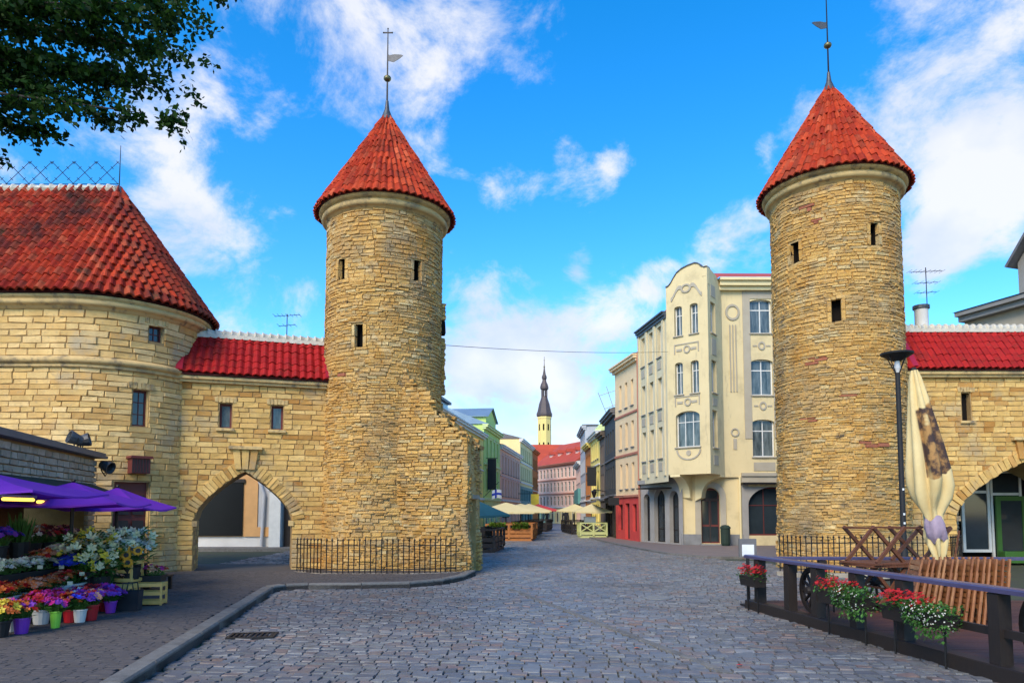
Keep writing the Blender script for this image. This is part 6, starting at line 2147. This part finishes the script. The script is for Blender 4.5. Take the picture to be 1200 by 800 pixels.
# street lamp with shallow dish
lp = thing('street_lamp', 'black street lamp with shallow dish head before the right tower', 'street lamp', (8.70, 16.0, 0))
c = MB(); c.lathe([(.12, 0), (.12, .08), (.085, .12), (.075, .9), (.06, 1.0), (.05, 4.75)], seg=14); c.build('post', M['black'], lp, True)
c = MB(); c.lathe([(.001, 5.02), (.10, 5.02), (.34, 5.16), (.345, 5.20), (.001, 5.235)], seg=24); c.build('dish', M['black'], lp)
for k in range(4):
    a = k * PI / 2 + .4
    c = MB(); c.tube([(.04 * math.cos(a), .04 * math.sin(a), 4.72), (.24 * math.cos(a), .24 * math.sin(a), 5.1)], .012, 5); c.build('arm', M['black'], lp)
c = MB(); c.lathe([(.045, 4.74), (.07, 4.85), (.05, 5.02)], seg=12); c.build('lamp_glass', M['pot_white'], lp)
for k, z in enumerate((1.35, 1.55, 2.1)):
    c = MB(); c.box(-.02, .02, -.066 + .006, -.045, z, z + .045); c.build('sticker', M['paper'], lp)
# menu stand at the deck corner
mn = thing('menu_stand', 'small stand with a white menu sheet at the deck corner', 'sign', (4.12, 12.62, 0))
c = MB(); c.box(-.025, .025, -.02, .02, 0, .85); c.box(-.12, .12, -.1, .1, 0, .03); c.build('post', M['black'], mn)
c = MB(); c.box(-.15, .15, -.03, .02, .84, 1.16); c.build('panel', M['slate'], mn)
c = MB(); c.box(-.105, .105, -.036, -.031, .86, 1.06); c.build('sheet', M['paper'], mn)

# ------------------------------------------------------------------ street cafes
def cafe(loc, sx, sy, wood, label, planter, rz=0, dark=False, cross=False):
    t = thing('cafe_enclosure', label, 'enclosure', loc, rz)
    c = MB(); c.box(-sx / 2, sx / 2, -sy / 2, sy / 2, 0, .12); c.build('platform', M[wood], t)
    nx_ = max(2, round(sx / 1.2))
    for sgn, n_, ln in ((0, nx_, sx), (1, max(2, round(sy / 1.2)), sy)):
        for i in range(n_ + 1):
            for e in (-1, 1):
                u = -ln / 2 + ln * i / n_
                x, y = (u, e * sy / 2) if sgn == 0 else (e * sx / 2, u)
                if sgn == 1 and i in (0, n_): continue
                c = MB(); c.box(x - .05, x + .05, y - .05, y + .05, .12, .92); c.build('post', M[wood], t)
    for e in (-1, 1):
        for z in (.2, .86) + ((.42,) if not cross else ()):
            c = MB(); c.box(-sx / 2, sx / 2, e * sy / 2 - .03, e * sy / 2 + .03, z, z + (.07 if z > .5 else .16)); c.build('rail', M[wood], t)
            c = MB(); c.box(e * sx / 2 - .03, e * sx / 2 + .03, -sy / 2 + .05, sy / 2 - .05, z, z + (.07 if z > .5 else .16)); c.build('rail', M[wood], t)
    if cross:
        for i in range(nx_):
            a, b = -sx / 2 + sx * i / nx_, -sx / 2 + sx * (i + 1) / nx_
            if i == 1 and nx_ > 2: continue
            c = MB(); c.bar((a, -sy / 2, .36), (b, -sy / 2, .86), .04, .06); c.bar((b, -sy / 2 - .02, .36), (a, -sy / 2 - .02, .86), .04, .06); c.build('brace', M[wood], t)
    if planter:
        for i in range(nx_):
            a = -sx / 2 + sx * (i + .5) / nx_
            lf = MB()
            for k in range(420):
                p = Vector((a + fr.uniform(-.42, .42), -sy / 2 - .02 + fr.uniform(-.12, .12), .62 + fr.uniform(0, .32)))
                leafblade(lf, p, Vector((fr.uniform(-1, 1), fr.uniform(-1, 1), fr.uniform(0, 1))), .15, .09)
            lf.build('hedge', M['hedge'], t)
    return t
M['hedge'] = mat('hedge', None, (.7, .75, .6), 6, .7, pal=[(.12, .22, .02), (.18, .30, .03), (.09, .17, .02)], trans=.2)
def cafe_table(loc, rz, label):
    t = thing('cafe_table', label, 'table', loc, rz, 'cafe tables under the parasols')
    c = MB(); c.lathe([(.001, .72), (.36, .72), (.36, .75), (.001, .75)], seg=14); c.build('top', M['darkwood'], t)
    c = MB(); c.lathe([(.03, .03), (.03, .72)], seg=8); c.lathe([(.001, .03), (.2, .03), (.2, 0)], seg=12); c.build('pedestal', M['iron'], t)
    for s in (-1, 1):
        h = thing('cafe_chair', label.replace('round cafe table', 'cafe chair ' + ('on the street side of' if s > 0 else 'on the house side of') + ' the table'), 'chair', (loc[0] + s * .55 * math.cos(rz), loc[1] + s * .55 * math.sin(rz), loc[2]), rz + (PI if s > 0 else 0), 'cafe chairs under the parasols')
        c = MB(); c.box(-.2, .2, -.2, .2, .42, .46); c.build('seat', M['darkwood'], h)
        c = MB(); c.box(-.2, -.17, -.2, .2, .5, .88); c.build('backrest', M['darkwood'], h)
        for x in (-.18, .16):
            for y in (-.19, .17):
                c = MB(); c.box(x, x + .025, y, y + .025, 0, .42); c.build('leg', M['iron'], h)
GC = 'cream cafe parasols along the street'
cafe((-1.15, 30.0, 0), 1.25, 3.4, 'darkwood', 'dark stained cafe enclosure beside the broken tower wall', False, R(-6))
parasol((-1.6, 30.0, 0), 1.3, 2.15, 1.5, R(10), 'tealcloth', 'dark teal parasol beside the broken tower wall', 'cafe parasols', .03)
cafe_table((-1.15, 29.6, .12), 1.4, 'dark round cafe table inside the dark stained enclosure')
cafe((.05, 41.8, 0), 2.5, 5.0, 'orangewood', 'orange timber cafe enclosure with green hedge planters', True, R(-5))
parasol((-.35, 41.0, 0), 1.75, 2.12, 1.62, R(6), 'umbcream', 'wide cream parasol over the orange timber enclosure', GC, .035)
parasol((.55, 45.5, 0), 1.6, 2.1, 1.6, R(6), 'umbcream', 'cream parasol behind the wide one on the left', GC, .035)
cafe_table((-.3, 41.2, .12), .3, 'dark round cafe table inside the orange timber enclosure')
cafe((1.1, 50.5, 0), 1.6, 5.5, 'darkwood', 'dark cafe enclosure beyond the orange timber one', False, R(-7))
parasol((1.2, 51.0, 0), 1.4, 2.15, 1.65, R(6), 'umbcream', 'cream parasol over the far dark enclosure on the left', GC, .035)
cafe((2.3, 60, 0), 1.6, 7, 'darkwood', 'farthest dark cafe enclosure on the left of the street', False, R(-7))
parasol((2.2, 60, 0), 1.5, 2.2, 1.7, R(6), 'coral', 'dull red parasol over the farthest dark enclosure', 'cafe parasols', .035)
cafe((4.95, 44.6, 0), 1.6, 1.8, 'boothgreen', 'pale green timber booth with crossed braces on the right of the street', False, 0, cross=True)
parasol((4.95, 44.6, 0), 1.12, 2.08, 1.62, 0, 'umbcream', 'cream square parasol over the pale green booth', GC, .035, 'boothgreen')
for x in (-.75, .75):
    for y in (-.85, .85):
        pass
c = MB(); c.box(-.35, .35, -.2, .2, 0, .35); c.box(-.3, .3, -.22, -.2, .05, .3)
o = c.build('cool_box', M['pot_grey']); o.location = (4.75, 43.95, .93); tag(o, 'pale blue cool box on the counter of the green booth', 'box')
cafe((4.8, 53.5, 0), 1.5, 7, 'darkwood', 'dark cafe enclosure behind the pale green booth', False, R(2))
parasol((4.7, 54, 0), 1.3, 2.15, 1.66, 0, 'umbcream', 'cream parasol behind the pale green booth', GC, .035)
# banners and flag
fgp = thing('cross_flag', 'white flag with blue cross hanging from a pole above the cream parasols', 'flag', (-.95, 46.5, 2.0), 0)
c = MB(); c.tube([(-.9, 0, .5), (.1, -.1, 1.5)], .02, 5); c.build('pole', M['iron'], fgp)
def flagmesh(rects, off):
    c = MB()
    for (u0, u1, v0, v1) in rects:
        n_ = 6
        for i in range(n_):
            a, b = u0 + (u1 - u0) * i / n_, u0 + (u1 - u0) * (i + 1) / n_
            def P_(u, v): return Vector((-.35 + u * .62, .07 * math.sin(u * 7) + off, .38 + v * .55 + .30 * u - .25 * u * u))
            c.add([P_(a, v0), P_(b, v0), P_(b, v1), P_(a, v1)], [(0, 1, 2, 3)])
    return c
flagmesh([(0, 1, 0, 1)], 0).build('cloth', M['paper'], fgp)
flagmesh([(0, 1, .38, .64), (.3, .5, 0, .38), (.3, .5, .64, 1)], -.012).build('cross', M['blueflag'], fgp)
t = thing('hanging_sign', 'black hanging sign on the yellow house of the right row', 'sign', (6.1, 51.0, 3.4))
c = MB(); c.box(-.75, -.1, -.06, .06, 0, 1.35); c.build('panel', M['black'], t)
c = MB(); c.tube([(.12, 0, 1.4), (-.8, 0, 1.4)], .025, 5); c.build('bracket', M['iron'], t)
t = thing('hanging_sign', 'yellow sign hanging over the far cafes on the left', 'sign', (2.2, 72, 2.2))
c = MB(); c.box(-.3, .5, -.05, .05, 0, 1.1); c.build('panel', M['yellowpaint'], t)
c = MB(); c.tube([(-1.8, 0, 1.15), (.5, 0, 1.15)], .03, 5); c.build('bracket', M['iron'], t)
t = thing('street_lantern', 'black bracket lantern on the dark timber house', 'street lamp', (5.9, 47.2, 2.6))
c = MB(); c.tube([(.3, 0, .3), (-.5, 0, .45)], .03, 5); c.build('bracket', M['iron'], t)
c = MB(); c.lathe([(.06, -.1), (.17, .25), (.19, .28), (.03, .45)], (-.5, 0, 0), 6); c.build('lantern', M['iron'], t)
c = MB(); c.add([(6.05, 42.2, 2.55), (6.0, 47, 2.5), (4.9, 47, 2.2), (4.95, 42.2, 2.25), (4.9, 47, 2.1), (4.95, 42.2, 2.15)], [(0, 1, 2, 3), (3, 2, 4, 5)])
tag(c.build('shop_awning', M['slate']), 'grey awning on the dark timber house', 'awning')

# ------------------------------------------------------------------ people in the street
def person(loc, rz, label, top_m, leg_m, stride=.22):
    me = bpy.data.meshes.new('person')
    J = [(0, 0, .93), (0, .01, 1.12), (0, .01, 1.35), (0, .0, 1.48), (0, -.01, 1.56), (0, -.02, 1.68),
         (-.09, 0, .90), (-.10, -stride, .48), (-.10, -stride * .9, .07), (-.10, -stride * .9 - .13, .04),
         (.09, 0, .90), (.10, stride * .4, .50), (.10, stride * 1.2, .10), (.10, stride * 1.2 - .12, .04),
         (-.19, .0, 1.40), (-.25, .07, 1.13), (-.25, -.04, .90), (.19, .0, 1.40), (.25, -.05, 1.13), (.25, -.16, .93), (-.25, -.07, .80), (.25, -.20, .84)]
    E = [(0, 1), (1, 2), (2, 3), (3, 4), (4, 5), (0, 6), (6, 7), (7, 8), (8, 9), (0, 10), (10, 11), (11, 12), (12, 13), (2, 14), (14, 15), (15, 16), (16, 20), (2, 17), (17, 18), (18, 19), (19, 21)]
    Rr = [.15, .14, .16, .07, .06, .10, .10, .07, .045, .04, .10, .07, .045, .04, .075, .05, .038, .075, .05, .038, .035, .035]
    me.from_pydata(J, E, [])
    me.materials.append(M[top_m])
    o = bpy.data.objects.new('person', me)
    col.objects.link(o)
    o.modifiers.new('Skin', 'SKIN')
    o.modifiers.new('Sub', 'SUBSURF').levels = 1
    o.modifiers['Sub'].render_levels = 1
    if not me.skin_vertices:
        bpy.context.view_layer.objects.active = o
    for v, r_ in zip(me.skin_vertices[0].data, Rr):
        v.radius = (r_, r_)
    me.skin_vertices[0].data[0].use_root = True
    o.location = loc
    o.rotation_euler = (0, 0, rz)
    tag(o, label, 'person')
    c = MB(); c.ball((0, -.03, 1.665), .105, 10, 8, sz=1.15); c.build('face', M['skin'], o, True)
    c = MB(); c.ball((0, -.01, 1.70), .112, 10, 8, sz=1.0); c.build('hair', M['bark'], o, True)
p = ground(663, 620)
person((p.x, p.y, -.01), R(10), 'person in dark clothes walking up the middle of the street', 'cloth_dark', 'cloth_dark')
p = ground(641, 616)
person((p.x, p.y, -.01), R(190), 'person in dark clothes beside the far cafes on the left', 'cloth_dark', 'cloth_dark', .12)

# ------------------------------------------------------------------ tree overhanging from the left
tr = thing('oak_tree', 'dark leafy tree whose boughs hang over the gate house roof', 'tree', (-12.2, 4.2, 0))
TO = Vector((-12.2, 4.2, 0))
tk = MB()
tk.tube([Vector((0, 0, -.1)), Vector((.05, .05, 1.6)), Vector((.15, .1, 3.4)), Vector((.2, .2, 5.2)), Vector((.3, .3, 7.5)), Vector((.2, .4, 10))], [.36, .28, .25, .21, .15, .06], 12)
tk.build('trunk', M['bark'], tr, True)
tr_r = random.Random(12)
limbs = []
def limb(pts, r0, r1):
    c = MB()
    n_ = len(pts)
    c.tube(pts, [r0 + (r1 - r0) * i / (n_ - 1) for i in range(n_)], 7)
    c.build('limb', M['bark'], tr, True)
lv = MB()
def leaf(p, s):
    d = Vector((tr_r.gauss(0, 1), tr_r.gauss(0, 1), tr_r.gauss(-.35, .7))).normalized()
    n = d.orthogonal().normalized()
    n = (Matrix.Rotation(tr_r.uniform(0, 6.28), 3, d) @ n)
    m_ = p + d * s * .5
    lv.add([p, m_ + n * s * .32 + d * s * .02, p + d * s, m_ - n * s * .32], [(0, 1, 2, 3)])
def branch(pts, r0, n_leaf, spread, lf0=.48):
    limb(pts[:-1] + [pts[-2].lerp(pts[-1], .7)], r0, .004)
    n_leaf = int(n_leaf * 1.35)
    for k in range(n_leaf):
        f_ = lf0 + (1 - lf0) * tr_r.random() ** .62
        g_ = f_ * (len(pts) - 1)
        i = min(int(g_), len(pts) - 2)
        a_ = pts[i].lerp(pts[i + 1], g_ - i)
        d = Vector((tr_r.gauss(0, 1), tr_r.gauss(0, .9), tr_r.gauss(-.15, .6))).normalized()
        ln = tr_r.uniform(.08, spread) * (1.1 - .45 * f_)
        for i in range(20):
            q_ = a_ + d * ln * (i / 19) ** .8 + Vector((tr_r.gauss(0, .035), tr_r.gauss(0, .035), tr_r.gauss(-.02, .035)))
            leaf(q_, tr_r.uniform(.045, .085))
def bough(e, st, r0, n_leaf, spread, sag=.3):
    pts = []
    for i in range(8):
        k = i / 7
        pts.append(st.lerp(e, k) + Vector((.10 * math.sin(5 * k + e.x), .12 * math.sin(4 * k + e.z), sag * math.sin(PI * k) * (1 - k) * 1.8 + .05 * math.sin(9 * k))))
    branch(pts, r0, n_leaf, spread)
    return pts
for px, py, Y, n_ in [(262, 2, 7.2, 46), (244, 38, 7.6, 46), (238, 78, 7.0, 52), (222, 118, 7.3, 52), (204, 142, 6.8, 46), (148, 146, 7.4, 50), (84, 160, 7.0, 50), (40, 132, 7.8, 52), (6, 190, 6.9, 56), (-30, 150, 7.4, 50),
                      (190, 60, 8.0, 60), (150, 30, 6.6, 60), (120, 85, 7.7, 64), (100, 20, 8.2, 60), (60, 70, 6.6, 64), (30, 30, 7.5, 60), (10, 90, 8.0, 60), (200, 15, 6.7, 60), (160, 100, 7.9, 60), (80, 110, 8.1, 60),
                      (70, -50, 7.0, 40), (170, -60, 7.2, 40), (-60, -40, 7.6, 40), (-60, 110, 7.2, 40), (-20, 165, 7.6, 50), (15, 150, 6.6, 50), (180, 95, 6.9, 50), (130, 120, 7.0, 46), (215, 45, 7.4, 50), (230, 5, 7.0, 44), (20, 5, 6.5, 50), (220, -30, 7.8, 40), (120, 50, 7.2, 56), (45, 95, 7.1, 56), (-10, 50, 6.9, 50)]:
    e = at(px, py, Y) - TO
    st = Vector((.2, .25, tr_r.uniform(4.0, 6.4)))
    st = st.lerp(e, tr_r.uniform(.0, .2))
    pts = bough(e, st, .06, n_, .48)
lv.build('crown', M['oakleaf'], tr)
# a few fallen leaves on the setts
for i, (px, py) in enumerate([(862, 780), (655, 735), (742, 760)]):
    p = ground(px, py)
    c = MB(); c.add([(0, 0, .012), (.04, -.02, .02), (.09, 0, .014), (.04, .03, .018)], [(0, 1, 2, 3)])
    o = c.build('fallen_leaf', M['redpaint'] if i == 0 else M['f_orange']); o.location = (p.x, p.y, 0)
    tag(o, ['small red leaf lying on the setts', 'small orange leaf on the setts left of the edging line', 'small orange leaf on the setts right of the edging line'][i], 'leaf')
